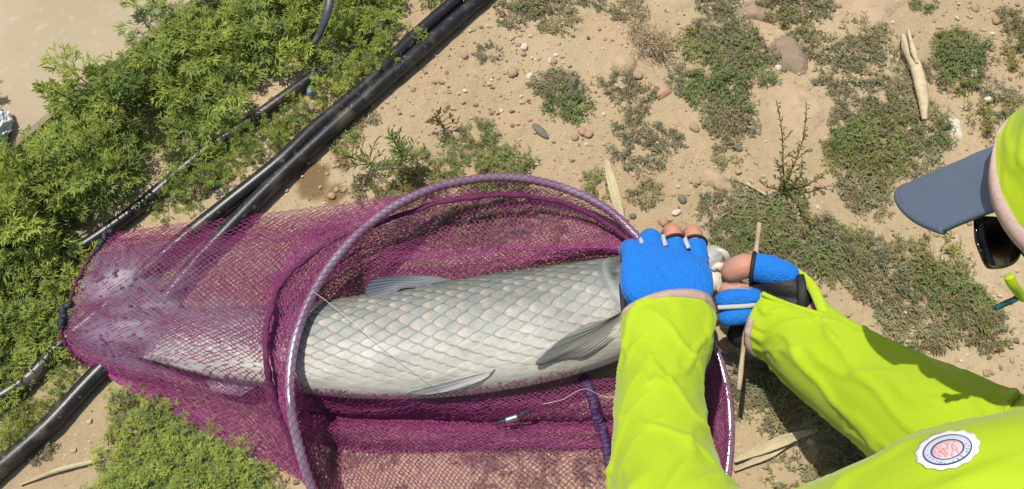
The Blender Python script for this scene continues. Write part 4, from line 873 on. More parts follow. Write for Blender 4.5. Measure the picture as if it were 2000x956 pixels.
# ------------------------------------------------------------------ the crouching angler
LIME = (.385, .53, .016)
M_LIME = mat('lime_jersey', LIME, .75, spec=.25, sheen=.15, noise=(5, (.365, .505, .014), .4, .6), bump=[('wave', 430, .22, .0004), ('noise', 1200, .3, .0006)])
M_TRIM = mat('dusty_pink_binding', (.46, .33, .29), .75, noise=(300, (.38, .26, .23), .45, .7), bump=('noise', 1500, .3, .0004))
M_BLUE = mat('blue_mesh_glove', (.016, .17, .58), .85, spec=.15, sheen=.1, noise=(30, (.014, .165, .60), .4, .6), bump=[('voronoi', 330, 1.0, .0012), ('noise', 34, .5, .006)])
M_BLK = mat('black_glove_palm', (.012, .012, .013), .6, spec=.4, noise=(900, (.05, .05, .05), .66, .70), bump=[('voronoi', 420, .5, .0006), ('noise', 40, .4, .003)])
M_BIND = mat('black_binding', (.010, .010, .011), .7, bump=('noise', 900, .5, .0004))
M_PIPE = mat('grey_reflective_strip', (.46, .48, .49), .6, noise=(900, (.32, .34, .36), .45, .65), bump=('noise', 1200, .5, .0004))
M_SKIN = mat('skin', (.45, .245, .175), .52, spec=.4, noise=[(40, (.56, .21, .14), .45, .7), (260, (.42, .20, .13), .55, .8)], bump=[('noise', 260, .5, .0016), ('voronoi', 700, .35, .0006)], ssub=.12)
M_CAP = mat('slate_cap_fabric', (.105, .145, .215), .7, noise=[(20, (.095, .13, .195), .4, .65), (55, (.30, .27, .24), .72, .80)], bump=[('wave', 500, .2, .0004), ('noise', 60, .25, .002)])
M_CAPE = mat('slate_cap_edge', (.075, .105, .165), .75, bump=('noise', 900, .4, .0004))
M_LENS = mat('dark_lens', (.006, .006, .007), .12, spec=.6)
M_PANTS = mat('dark_trousers', (.03, .032, .038), .8, bump=('noise', 700, .3, .0005))
M_SHOE = mat('dark_shoe', (.02, .02, .022), .6)
M_TEAL = mat('teal_cord', (.012, .09, .085), .6, bump=('noise', 900, .5, .0005))
M_SEAM = mat('lime_seam_thread', (.40, .55, .03), .8, bump=('noise', 1500, .6, .0004))
person = empty('person', (.72, -.75, 0)); tag(person, 'person in lime hooded top, cap and blue gloves holding the carp', 'person')
def st(px, py, z, a, b=None): return (*W(px, py, z), a, b if b else a)

# head frame
F_ = nrm(np.array([-.3785, .183, -.9073])); L_ = nrm(np.array([-.9163, -.2123, .3395])); U_ = np.cross(F_, L_); L_ = np.cross(U_, F_)
HC_ = CAM + (np.array([.4744, -.1491, .5098]) - CAM) * .85; HS = .85; F_, L_, U_ = F_ * HS, L_ * HS, U_ * HS
def HL(f, l, u): return HC_ + F_ * f + L_ * l + U_ * u

# ---- body: one continuous skin surface
bp = []
hs = [(-.128, .035, .020, .018), (-.118, .040, .036, .034), (-.09, .026, .052, .064), (-.05, .012, .066, .086), (0, .0, .073, .094), (.04, -.005, .072, .092), (.072, -.01, .056, .072), (.088, -.012, .02, .03)]
bp.append(loft([(*HL(f, 0, u), a * HS, b * HS) for u, f, a, b in hs], 40, 40, up=F_))
bp.append(loft([(*HL(.086, 0, .005), .009, .008), (*HL(.101, 0, -.022), .011, .011), (*HL(.112, 0, -.042), .015, .012), (*HL(.096, 0, -.052), .012, .008)], 16, 16, up=F_, caps='01'))
bp.append(loft([(*HL(.088, -.022, -.078), .004, .004), (*HL(.098, 0, -.075), .007, .008), (*HL(.088, .022, -.078), .004, .004)], 16, 12, up=F_, caps='01'))
for sg in (1, -1): bp.append(loft([(*HL(-.005, sg * .072, -.045), .008, .012), (*HL(-.01, sg * .082, -.015), .008, .02), (*HL(-.008, sg * .08, .012), .007, .012)], 14, 14, up=F_, caps='01'))
SHL = W(1935, 1025, .48); SHR = W(2950, 660, .40); NECK = W(2440, 800, .47)
bp.append(loft([(*HL(-.02, 0, -.06), .05, .05), (*((HL(-.03, 0, -.12) + NECK) / 2), .052, .052), (*NECK, .07, .07), (*(NECK + [.03, -.05, -.03]), .10, .08)], 20, 28, caps='01'))
HIP = np.array([.74, -.78, .30]); ax = nrm(SHR - SHL)
bp.append(loft([(*(NECK + [.0, -.01, -.03]), .11, .06), (*(NECK * .8 + HIP * .2 + [0, 0, -.02]), .155, .095), (*(NECK * .4 + HIP * .6), .135, .095), (*HIP, .145, .105)], 40, 36, up=np.cross(ax, nrm(HIP - NECK)) * 1.0, caps='01'))
LA = [st(1303, 560, .150, .026, .020), st(1303, 620, .168, .028, .024), st(1295, 720, .19, .034), st(1290, 800, .215, .037), st(1292, 880, .245, .038), st(1310, 960, .278, .039), st(1345, 1045, .315, .041), st(1450, 1140, .36, .043), st(1600, 1130, .40, .045), st(1750, 1080, .44, .047), (*SHL, .05, .05), (*(SHL * .6 + NECK * .4), .06, .06)]
RA = [st(1535, 580, .120, .026, .020), st(1578, 610, .124, .022, .020), st(1620, 672, .145, .026), st(1665, 728, .18, .031), st(1715, 757, .21, .034), st(1840, 822, .27, .037), st(1985, 890, .31, .037), st(2120, 880, .34, .039), st(2450, 800, .37, .043), (*SHR, .055, .055), (*(SHR * .6 + NECK * .4), .06, .06)]
bp.append(loft(LA, 90, 28, up=(0, -.3, 1), caps='01')); bp.append(loft(RA, 90, 28, up=(0, -.3, 1), caps='01'))
# left hand: palm over the carp's head, fingers folding down behind its back
PALM_L = [st(1303, 625, .165, .036, .018), st(1303, 585, .164, .044, .017), st(1302, 545, .160, .047, .016), st(1300, 510, .150, .047, .015), st(1300, 488, .139, .044, .012)]
bp.append(loft(PALM_L, 30, 40, up=(0, -.25, 1), expo=3.0, caps='01'))
FIN_L = [(1236, 503, .142, .001, .9, .0120), (1275, 492, .146, .006, .97, .0124), (1318, 488, .146, .012, 1.0, .0124), (1359, 490, .143, .012, 1.0, .0124)]
def finger_path(px, py, z, fwd, L):
    k = W(px, py, z); dx = .0
    return np.array([k + [0, -.030, .004], k, k + np.array([dx, (.010 + fwd) * L, -.003]), k + np.array([dx, (.018 + fwd) * L, -.020 * L]), k + np.array([dx, (.017 + fwd) * L, -.042 * L]), k + np.array([dx, (.010 + fwd) * L, -.058 * L])])
for (px, py, z, fw, L, r) in FIN_L:
    P = finger_path(px, py, z, fw, L); rr = np.array([1, 1, .97, .95, .88, .78]) * (r - .0012)
    bp.append(loft(np.concatenate([P, rr[:, None], rr[:, None]], 1), 40, 18, up=(1, 0, 0), caps='01'))
th_l = np.array([W(1350, 575, .145), W(1360, 568, .122), W(1360, 556, .098), W(1348, 545, .078)])
bp.append(loft(np.concatenate([th_l, np.array([[.014] * 2, [.0135] * 2, [.0125] * 2, [.0105] * 2])], 1), 30, 18, up=(1, 0, 0), caps='01'))
# right hand: thumb in the mouth, index below the jaw, the rest a fist
PALM_R = [st(1598, 602, .128, .026, .020), st(1560, 590, .125, .030, .020), st(1515, 592, .112, .034, .020), st(1475, 600, .102, .033, .017), st(1455, 605, .098, .028, .013)]
bp.append(loft(PALM_R, 26, 32, up=(0, -.2, 1), expo=2.6, caps='01'))
TH_R = [st(1568, 578, .132, .0150), st(1520, 540, .136, .0165), st(1476, 522, .134, .0140), st(1452, 521, .132, .0152), st(1432, 530, .124, .0140), st(1416, 545, .112, .0108)]
bp.append(loft(TH_R, 50, 24, up=(0, 0, 1), caps='01'))
IX_R = [st(1490, 578, .112, .0105), st(1455, 570, .112, .0105), st(1425, 567, .108, .0100), st(1402, 569, .102, .0090)]
bp.append(loft(IX_R, 40, 20, caps='01'))
MD_R = [st(1486, 590, .118, .0098), st(1465, 582, .124, .0102), st(1420, 586, .124, .0100), st(1410, 594, .114, .0090), st(1428, 600, .104, .0080)]
RG_R = [st(1488, 622, .110, .0090), st(1466, 616, .117, .0095), st(1424, 619, .117, .0092), st(1414, 622, .108, .0082), st(1430, 624, .098, .0075)]
PK_R = [st(1488, 652, .074, .0085), st(1462, 654, .073, .0090), st(1440, 648, .072, .0085), st(1430, 642, .070, .0078)]
for q in (MD_R, RG_R, PK_R): bp.append(loft(q, 40, 18, caps='01'))
V, F = join(bp); body = link('body', fmesh('person_body', V, F), M_SKIN, person)
md = body.modifiers.new('merge', 'REMESH'); md.mode = 'VOXEL'; md.voxel_size = .0021; md.use_smooth_shade = True
md = body.modifiers.new('soften', 'SMOOTH'); md.iterations = 4; md.factor = .5
# finger and thumb nails
M_NAIL = mat('finger_nail', (.56, .36, .29), .3, spec=.5)
def nail(c, d, up, parent, L=.0060, w=.0048):
    d = nrm(d); n = nrm(np.asarray(up, float) - (np.asarray(up) @ d) * d); s = np.cross(n, d); a, b_ = np.meshgrid(np.linspace(-1, 1, 9), np.linspace(-1, 1, 9), indexing='ij')
    k = np.sqrt(np.clip(1 - .35 * b_ ** 2 * (a > 0), .1, 1)); P = c + d * (a * L * k)[..., None] + s * (b_ * w)[..., None] - n * (.0022 * b_ ** 2 + .0008 * a ** 2)[..., None]
    o = link('nail', fmesh('nail', P.reshape(-1, 3), grid_faces(9, 9)), M_NAIL, parent); m_ = o.modifiers.new('t', 'SOLIDIFY'); m_.thickness = .0006
nail(W(1409, 564, .1105), W(1402, 568, .105) - W(1425, 563, .112), (0, -.35, 1), body)
nail(W(1422, 534, .1275), W(1416, 544, .115) - W(1432, 526, .130), (-.4, .3, 1), body)

# ---- jacket
def rid(x): return 1 - np.abs(np.sin(x))
def folds(seed, k1, k2, amp):
    def f(S_, T_):
        n1 = fbm(S_ * 5 + seed, np.cos(T_) * 1.3 + seed, seed, 3); n2 = fbm(S_ * 9, np.sin(T_) * 1.6, seed + 9, 2)
        wv = rid(k1 * S_ + k2 * T_ * .5 + 2.2 * n1) ** 3 * (.35 + .65 * np.clip(n2 * 2 + .5, 0, 1)); wv2 = rid(k1 * 1.7 * S_ - k2 * T_ * .5 + 2.6 * n2) ** 4
        n3 = fbm(S_ * 26 + np.cos(T_) * 3, np.sin(T_) * 3 + seed, seed + 5, 3); wv3 = rid(k1 * 2.6 * S_ + k2 * T_ + 3 * n1) ** 5 * np.clip(n1 * 3 + .2, 0, 1)
        return amp * (wv * 1.2 + .5 * wv2 + .22 * wv3 - .4) + amp * .5 * n1 + .0004 * n3
    return f
SLL = [st(1303, 612, .167, .0475, .030), st(1303, 650, .176, .0485, .036), st(1294, 720, .19, .0430, .040), st(1288, 800, .215, .0420, .043), st(1292, 880, .245, .0455, .047), st(1308, 955, .276, .0490, .050), st(1345, 1045, .315, .0530, .053), st(1450, 1140, .36, .0560, .056), st(1600, 1130, .40, .0580, .058), st(1750, 1080, .44, .0600, .060), (*SHL, .062, .062), (*(SHL * .6 + NECK * .4 + [0, -.02, 0]), .066, .066)]
f0 = folds(3, 13, 4, .0050)
def skewL(s, t): return (.010 * np.cos(t) - .013 * (1 - np.cos(t)) / 2) * np.clip(1 - s * 12, 0, 1)
SVL = loft(SLL, 260, 120, up=(0, -.3, 1), disp=lambda s, t: f0(s, t) * np.clip(s * 30, .1, 1), skew=skewL)
slL = link('sleeve', loftmesh('sleeve', SVL, False), M_LIME, person)
SLR = [st(1492, 630, .105, .0360, .0330), st(1550, 652, .128, .0430, .0370), st(1622, 706, .165, .0490, .0430), st(1715, 768, .21, .0540, .047), st(1840, 840, .27, .0580, .050), st(1985, 905, .31, .0560, .052), st(2120, 882, .34, .0490, .049), st(2450, 805, .37, .0540, .054), (*SHR, .074, .074), (*(SHR * .55 + NECK * .45), .078, .078)]
f1 = folds(8, 7, 6, .0052)
SVR = loft(SLR, 260, 120, up=(0, -.3, 1), disp=lambda s, t: f1(s, t) * np.clip(s * 25, .1, 1))
HOLE = [(1470, 560), (1492, 574), (1550, 597), (1606, 614), (1592, 578), (1547, 536), (1520, 515), (1470, 500)]
n_, m_ = SVR.shape[:2]; Fq = grid_faces(n_, m_, True); P = SVR.reshape(-1, 3); cen = P[Fq].mean(1); px_, py_ = PX(cen)
cax = spline(np.array(SLR)[:, :3], n_)[Fq[:, 0] // m_]; toward = ((cen - cax) * nrm(CAM - cen)).sum(1) > -.005
keep = np.array([not (tw and inside(a_, b__, HOLE)) for a_, b__, tw in zip(px_, py_, toward)])
slR = link('sleeve', fmesh('sleeve', P, Fq[keep]), M_LIME, person)
for o_ in (slL, slR):
    q = o_.modifiers.new('cloth', 'SOLIDIFY'); q.thickness = .0016; q.offset = -1
bvL = BVHTree.FromPolygons([tuple(v) for v in SVL.reshape(-1, 3)], grid_faces(SVL.shape[0], SVL.shape[1], True).tolist()); bvR = BVHTree.FromPolygons([tuple(v) for v in P], Fq.tolist())
def hit(bv, px, py, lift=.0006, fall=.136):
    p = W(px, py, 0); d = nrm(p - CAM); h = bv.ray_cast(Vector(CAM), Vector(d))
    if h[0] is None: return W(px, py, fall)
    return np.array(h[0]) - d * lift
def seam(bv, pts, parent, r=.0007, m=M_SEAM, lift=.0004, n=120, name='seam'):
    q = spline(np.array(pts, float), n); C = np.array([hit(bv, a_, b__, lift) for a_, b__ in q]); k = 5
    Cs = C.copy(); Cs[2:-2] = (C[:-4] + C[1:-3] + C[2:-2] + C[3:-1] + C[4:]) / 5
    return link(name, loftmesh(name, tubeV(Cs, r, 7)), m, parent)
for dx in (0, 9): seam(bvL, [(1287 + dx, 606), (1268 + dx, 680), (1250 + dx, 760), (1232 + dx, 850), (1222 + dx, 945)], slL)
for dx in (0, 8): seam(bvR, [(1608 + dx, 622), (1680, 668 - dx), (1760, 722 - dx), (1840, 775 - dx), (1900, 800 - dx)], slR)
seam(bvR, [(1500, 655), (1560, 700), (1640, 770), (1720, 848)], slR, .0006)
# cuffs
def band(V0, V1, name, parent, m=M_TRIM, out=.0018):
    c0, c1 = V0.mean(0), V1.mean(0); A = [V0 + nrm(V0 - c0) * .0004, V0 + nrm(V0 - c0) * out, V0 * .5 + V1 * .5 + nrm(V0 - c0) * (out + .0006), V1 + nrm(V1 - c1) * out, V1 + nrm(V1 - c1) * .0002]
    return link(name, loftmesh(name, np.array(A), False), m, parent)
band(SVL[0], SVL[8], 'cuff', slL, out=.0034)
n2 = SVR.shape[1]; cu = SVR[:6]
pxa, pya = PX(cu[0]); vis = ~np.array([inside(a_, b__ + 8, HOLE) or (b__ < 618) for a_, b__ in zip(pxa, pya)])
idx_ = np.where(vis)[0]; gaps = np.where(np.diff(idx_) > 1)[0]; idx_ = np.roll(idx_, -(gaps[0] + 1)) if len(gaps) else idx_
A = np.array([cu[0][idx_] + nrm(cu[0][idx_] - cu[0].mean(0)) * .0022, cu[2][idx_] + nrm(cu[2][idx_] - cu[2].mean(0)) * .0028, cu[5][idx_] + nrm(cu[5][idx_] - cu[5].mean(0)) * .0020])
o_ = link('cuff', fmesh('cuff', A.reshape(-1, 3), grid_faces(3, len(idx_))), M_TRIM, slR); q = o_.modifiers.new('t', 'SOLIDIFY'); q.thickness = .0012
# hem of the thumb opening: stitched strips
def strip(name, pts, r, m, parent, flat_=.5, n=60):
    C = spline(np.array([W(*q) for q in pts]), n); V = tubeV(C, r, 12, up=nrm(CAM - C.mean(0))); T_, S2, N2 = frames(C, nrm(CAM - C.mean(0))); d = V - C[:, None]; dn = (d * N2[:, None]).sum(2, keepdims=True); V = V - N2[:, None] * dn * (1 - flat_)
    return link(name, loftmesh(name, V), m, parent)
e = [hit(bvR, a_, b__, .001) for a_, b__ in ((1489, 574), (1515, 586), (1550, 599), (1580, 608), (1607, 616))]
link('opening_hem', loftmesh('opening_hem', tubeV(spline(np.array(e), 50), .0030, 10)), M_LIME, slR)
strip('opening_hem', [(1540, 527, .140), (1562, 538, .150), (1585, 560, .160), (1600, 590, .168), (1612, 622, .172)], .0058, M_LIME, slR, .45)
strip('opening_hem', [(1488, 574, .134), (1486, 600, .130), (1490, 630, .122)], .0018, M_LIME, slR)

# torso shell and hood
ts = [(*(NECK + [.0, -.0, -.01]), .125, .075), (*(NECK * .82 + HIP * .18 + [0, 0, -.01]), .185, .115), (*(NECK * .45 + HIP * .55), .16, .115), (*(HIP + nrm(HIP - NECK) * .03), .17, .13)]
f2 = folds(12, 14, 6, .006); TV = loft(ts, 120, 90, up=np.cross(ax, nrm(HIP - NECK)), disp=f2, caps='0'); link('jacket_body', loftmesh('jacket_body', TV), M_LIME, person)
hstat = [(.083, -.028, .086, .082), (.072, -.026, .087, .084), (.04, -.016, .087, .090), (0, -.006, .090, .104), (-.05, -.010, .086, .102), (-.095, -.018, .064, .074), (-.115, -.022, .012, .014)]
f3 = folds(21, 7, 4, .0022)
def hskew(s, t): return (.018 * np.sin(t) ** 2) * np.clip(1 - s * 3, 0, 1)
HV = loft([(*HL(f, 0, u), a * HS, b * HS) for f, u, a, b in hstat], 120, 110, up=U_, disp=lambda s, t: f3(s, t) * np.clip(s * 6, .1, 1), skew=hskew)
hood = link('hood', loftmesh('hood', HV, False), M_LIME, person); q = hood.modifiers.new('cloth', 'SOLIDIFY'); q.thickness = .0018; q.offset = -1
band(HV[0], HV[19], 'hood_trim', hood, out=.0036)
# neck part of the hood down to the shoulders
nv = [(*HL(.005, 0, -.095), .088, .088), (*HL(-.01, 0, -.13), .084, .084), (*(HL(-.03, 0, -.16) * .5 + NECK * .5), .095, .088), (*(NECK + [.01, -.02, -.01]), .125, .085), (*(NECK + [.03, -.06, -.04]), .14, .09)]
f4 = folds(33, 12, 5, .005); link('hood_collar', loftmesh('hood_collar', loft(nv, 70, 80, up=F_, disp=f4)), M_LIME, hood)
tq = [(1992, 578, .50), (1980, 586, .50), (1966, 592, .495), (1950, 600, .49), (1945, 602, .49)]
link('hood_cord', loftmesh('hood_cord', tubeV(spline(np.array([W(*q) for q in tq]), 40), .0020, 10)), M_TEAL, hood)
tg = [(1970, 540, .52), (1978, 556, .515), (1990, 572, .505), (2000, 582, .5)]
link('hood_loop', loftmesh('hood_loop', tubeV(spline(np.array([W(*q) for q in tg]), 40), .0032, 12)), M_LIME, hood)
# cap
cap = [(.093, -.012, .02, .026), (.088, -.012, .045, .060), (.072, -.010, .064, .076), (.05, -.006, .074, .088), (.032, -.002, .076, .097)]
cp = link('cap', loftmesh('cap', loft([(*HL(f, 0, u), a * HS, b * HS) for u, f, a, b in cap], 40, 60, up=F_), True), M_CAP, person)
ph, tt_ = np.meshgrid(np.linspace(-1.12, 1.12, 61), np.linspace(0, 1, 25), indexing='ij')
def visor(ph, t, du=0.0):
    len_ = .1227 * np.cos(ph * .92) ** .38; f = .101 * np.cos(ph) + t * len_; l = .0892 * np.sin(ph) * (1 - .04 * t); u = .040 - .0738 * np.sin(ph) ** 2 - .010 * t + du + .0012 * fbm(ph * 4, t * 4, 6, 2)
    return HC_ + f[..., None] * F_ + l[..., None] * L_ + u[..., None] * U_
VV = visor(ph, tt_); vs = link('visor', fmesh('visor', VV.reshape(-1, 3), grid_faces(61, 25)), M_CAP, cp); q = vs.modifiers.new('t', 'SOLIDIFY'); q.thickness = .0035; q.offset = 0
pe = np.linspace(-1.12, 1.12, 90); link('visor_edge', loftmesh('visor_edge', tubeV(visor(pe, np.ones(90)), .0027, 12)), M_CAPE, vs)
link('stitching', loftmesh('stitching', tubeV(visor(pe, np.full(90, .88), .0019), .0005, 6)), M_CAPE, vs)
link('stitching', loftmesh('stitching', tubeV(visor(np.full(40, .12), np.linspace(.05, .97, 40), .0019), .0005, 6)), M_CAPE, vs)
# sunglasses
ph, tt_ = np.meshgrid(np.linspace(-1.0, 1.0, 50), np.linspace(-1, 1, 16), indexing='ij')
hw = .022 * np.sqrt(np.clip(1 - (np.abs(np.abs(ph) - .5) / .52) ** 3, .05, 1)); Lz = HC_ + ((.098 + .035 * np.cos(ph) - .002 * tt_ ** 2)[..., None]) * F_ + ((.082 * np.sin(ph))[..., None]) * L_ + ((-.044 + hw * tt_)[..., None]) * U_
sg = link('sunglasses', fmesh('sunglasses', Lz.reshape(-1, 3), grid_faces(50, 16)), M_LENS, person); q = sg.modifiers.new('t', 'SOLIDIFY'); q.thickness = .0025
for s_ in (1, -1): link('temple_arm', loftmesh('temple_arm', tubeV(np.array([HL(.085, s_ * .064, -.040), HL(.045, s_ * .070, -.038), HL(-.01, s_ * .073, -.040)]), .0025, 8)), M_LENS, sg)
# trousers and shoes
for s_, kn, an in ((1, np.array([.42, -.80, .06]), np.array([.80, -1.02, .06])), (-1, np.array([.70, -.52, .06]), np.array([1.02, -.80, .06]))):
    hp = HIP + (-s_) * ax * .07
    link('trouser_leg', loftmesh('trouser_leg', loft([(*(hp + [.03, -.03, .02]), .10, .10), (*(hp * .5 + kn * .5), .085, .085), (*(kn + [0, 0, .03]), .065, .065), (*(kn + [.04, -.02, .0]), .062, .058), (*(kn * .5 + an * .5), .06, .056), (*an, .05, .05)], 80, 40, disp=folds(40 + s_, 10, 4, .005), caps='01')), M_PANTS, person)
    d = nrm(an - kn); link('shoe', loftmesh('shoe', loft([(*(an - d * .02 + [0, 0, .03]), .04, .045), (*(an + d * .05), .045, .045), (*(an + d * .11 + [0, 0, -.005]), .048, .05), (*(an + d * .14), .03, .04)], 30, 30, caps='01')), M_SHOE, person)

# ---- gloves
def glove(name, parts, m, vox=.0013, it=5):
    V, F = join(parts); o = link(name, fmesh(name, V, F), m, person); q = o.modifiers.new('merge', 'REMESH'); q.mode = 'VOXEL'; q.voxel_size = vox; q.use_smooth_shade = True
    q = o.modifiers.new('soften', 'SMOOTH'); q.iterations = it; q.factor = .5; return o
gp = [loft([st(1303, 632, .163, .0440, .026), st(1303, 600, .163, .0495, .020), st(1302, 560, .163, .0515, .0175), st(1300, 520, .156, .0515, .0165), st(1300, 497, .148, .0505, .0155), st(1299, 484, .139, .0480, .0120)], 40, 60, up=(0, -.25, 1), expo=3.4, caps='01')]
for k, (px, py, z, fw, L, r) in enumerate(FIN_L):
    Pth = finger_path(px, py, z, fw, L); end = 5 if k < 2 else 3
    if k >= 2: Pth = np.concatenate([Pth[:2], [Pth[1] * .55 + Pth[2] * .45]])
    else: Pth = Pth[:5]
    rr = np.full(len(Pth), r + .0008); gp.append(loft(np.concatenate([Pth, rr[:, None], rr[:, None]], 1), 40, 24, up=(1, 0, 0), caps='01' if k < 2 else '0'))
gp.append(loft(np.concatenate([th_l[:3], np.array([[.0165] * 2, [.0155] * 2, [.0145] * 2])], 1), 30, 20, up=(1, 0, 0), caps='01'))
gl = glove('glove', gp, M_BLUE, .0013, 6)
# black bindings at the open finger ends, grey strips between the fingers, black palm edge
for k in (2, 3):
    px, py, z, fw, L, r = FIN_L[k]; Pth = finger_path(px, py, z, fw, L); c0 = Pth[1] * .55 + Pth[2] * .45; ax_ = nrm(Pth[2] - Pth[1] + np.array([0, 0, -.004])); s1 = np.array([1., 0, 0]); n1 = np.cross(s1, ax_)
    a_ = np.linspace(0, 2 * math.pi, 48, endpoint=False); C = c0 + (r + .0009) * (np.cos(a_)[:, None] * s1 + np.sin(a_)[:, None] * n1) + ax_ * .003 * np.cos(a_)[:, None] * (-1 if k == 3 else 1) * .4
    V = tubeV(np.concatenate([C, C[:1]]), .0019, 8, up=ax_); link('finger_binding', loftmesh('finger_binding', V, False), M_BIND, gl)
for pts in ([(1252, 466, .146), (1254, 478, .155), (1257, 490, .160)], [(1295, 460, .148), (1297, 470, .156), (1300, 480, .161)], [(1337, 463, .150), (1340, 473, .157), (1345, 485, .161)]):
    strip('finger_strip', pts, .0026, M_PIPE, gl, .6, 30)
strip('palm_edge', [(1214, 556, .150), (1216, 580, .154), (1219, 612, .156)], .0032, M_BIND, gl, .8)
# right glove: black palm, blue thumb and blue finger backs
gr = glove('glove', [loft([st(1596, 600, .128, .0285, .0225), st(1555, 586, .126, .0325, .0225), st(1515, 588, .114, .0365, .0225), st(1478, 600, .102, .0350, .0185), st(1462, 606, .096, .0290, .0140)], 40, 48, up=(0, -.2, 1), expo=2.6, caps='01'),
    loft([st(1592, 588, .135, .0170), st(1540, 560, .134, .0195), st(1500, 545, .126, .0180), st(1480, 540, .120, .0150)], 30, 28, caps='01'),
    loft([st(1505, 655, .074, .0200), st(1468, 654, .073, .0200), st(1440, 648, .072, .0180), st(1424, 640, .070, .0140)], 30, 24, caps='01')], M_BLK, .0014, 6)
link('thumb_cover', loftmesh('thumb_cover', loft([st(1558, 552, .141, .0100, .010), st(1540, 540, .143, .0140, .014), st(1510, 530, .141, .0168, .017), st(1485, 524, .137, .0168, .017), st(1470, 522, .135, .0165, .0165)], 50, 36, caps='0')), M_BLUE, gr)
a_ = np.linspace(0, 2 * math.pi, 49); cA, cB = W(1470, 522, .135), W(1485, 524, .137); t_ax = nrm(cA - cB); s1 = nrm(np.cross(t_ax, [0, 0, 1])); n1 = np.cross(s1, t_ax)
link('thumb_binding', loftmesh('thumb_binding', tubeV(cA + .0166 * (np.cos(a_)[:, None] * s1 + np.sin(a_)[:, None] * n1), .0026, 10, up=t_ax), False), M_BIND, gr)
strip('wrist_strap', [(1562, 538, .155), (1566, 556, .161), (1567, 578, .160), (1566, 600, .154)], .0048, M_BIND, gr, .35)
for q, nm in ((MD_R, 'finger_back'), (RG_R, 'finger_back')):
    A = np.array(q)[:4].copy(); A[:, 3:] += .0017; link(nm, loftmesh(nm, loft(A, 60, 28, caps='01')), M_BLUE, gr)
strip('finger_strip', [(1402, 601, .128), (1425, 600, .131), (1460, 598, .131), (1488, 594, .127)], .0027, M_PIPE, gr, .7)
strip('finger_strip', [(1430, 566, .131), (1462, 566, .133), (1484, 573, .131), (1492, 584, .126)], .0012, M_PIPE, gr, .8)

# ---- sleeve badge: scalloped white patch with ringed lettering, lying on the sleeve
badge = empty('sleeve_badge', tuple(hit(bvL, 1850, 878))); badge.parent = slL; badge.matrix_parent_inverse = Matrix.Identity(4)
M_WHITE = mat('white_badge_cloth', (.80, .81, .84), .8, bump=('noise', 1500, .4, .0004)); M_NAVY = mat('navy_badge_print', (.05, .06, .14), .8); M_RED = mat('red_badge_print', (.55, .24, .25), .8, noise=(600, (.70, .44, .46), .4, .6)); M_LAV = mat('pale_lavender_badge_cloth', (.52, .56, .70), .8); M_PINKB = mat('pale_pink_badge_cloth', (.72, .50, .54), .8)
ca_, sa_ = math.cos(math.radians(-13)), math.sin(math.radians(-13))
def bpt(u, v, lift):                                                # badge plane units -> sleeve surface
    x, y = u * 61, v * 35; return hit(bvL, 1851 + x * ca_ - y * sa_, 880 + x * sa_ + y * ca_, lift)
def bdisc(name, rad, m, lift, n=72, rings=8, r_in=0.0):
    a_ = np.linspace(0, 2 * math.pi, n, endpoint=False); R_ = np.array([rad(t) for t in a_]); V = np.array([[bpt(math.cos(t) * (r_in + (R - r_in) * k / rings), math.sin(t) * (r_in + (R - r_in) * k / rings), lift) for t, R in zip(a_, R_)] for k in range(rings + 1)])
    o = link(name, fmesh(name, V.reshape(-1, 3), grid_faces(rings + 1, n, True), True), m, slL); q = o.modifiers.new('t', 'SOLIDIFY'); q.thickness = .0008; q.offset = 1; return o
def flipfix(o): return o
bpy.data.objects.remove(badge)
bd = bdisc('badge', lambda t: 1.04 + .035 * math.cos(t * 13), M_WHITE, .0032)
for nm, ro, ri, m_, lf in (('badge_ring', .80, .76, M_NAVY, .0046), ('badge_band', .76, .55, M_LAV, .0046), ('badge_ring', .55, .50, M_NAVY, .0047), ('badge_centre', .50, .0, M_PINKB, .0046)):
    bdisc(nm, lambda t, ro=ro: ro, m_, lf, rings=4, r_in=ri)
g = random.Random(3)
for k in range(11):
    a0_ = g.uniform(-.35, .3); pts = [(-.36 + .07 * k + .05 * math.sin(q * 2 + k), a0_ + .16 * q - .2) for q in range(4)]
    C = np.array([bpt(u * .98, max(-.42, min(.42, v)), .0060) for u, v in pts]); link('badge_emblem', loftmesh('badge_emblem', tubeV(spline(C, 14), .00045, 5)), M_RED, slL)
def glyphs(txt, a_from, a_to, rad, size, inward):
    for k, ch in enumerate(txt):
        if ch == ' ': continue
        cu_ = bpy.data.curves.new('letter', 'FONT'); cu_.body = ch; cu_.size = 1.0; cu_.align_x = 'CENTER'; ob = bpy.data.objects.new('tmp', cu_); COL.objects.link(ob)
        me0 = ob.to_mesh(); vs_ = [tuple(v.co) for v in me0.vertices]; fs_ = [tuple(p.vertices) for p in me0.polygons]; ob.to_mesh_clear(); bpy.data.objects.remove(ob)
        if not fs_: continue
        a_ = a_from + (a_to - a_from) * k / max(1, len(txt) - 1); out = []
        for x, y, _ in vs_:
            tx, ty = (math.sin(a_), -math.cos(a_)) if inward else (-math.sin(a_), math.cos(a_)); rx_, ry_ = math.cos(a_), math.sin(a_); rr_ = (y - .35) * size * (-1 if inward else 1)
            out.append(tuple(bpt(rx_ * (rad + rr_) + tx * x * size * 1.0, ry_ * (rad + rr_) + ty * x * size * 1.0, .0060)))
        me_ = bpy.data.meshes.new('letter'); me_.from_pydata(out, [], fs_); me_.materials.append(M_NAVY); o = bpy.data.objects.new('letter', me_); COL.objects.link(o); o.parent = slL
glyphs('VEL', math.radians(52), math.radians(80), .655, .17, True); glyphs('IM', math.radians(106), math.radians(118), .655, .17, True)
glyphs('*ATT', math.radians(195), math.radians(150), .655, .17, True); glyphs('*', math.radians(132), math.radians(132), .655, .2, True)
glyphs('FOR STEP', math.radians(-62), math.radians(28), .655, .16, False)
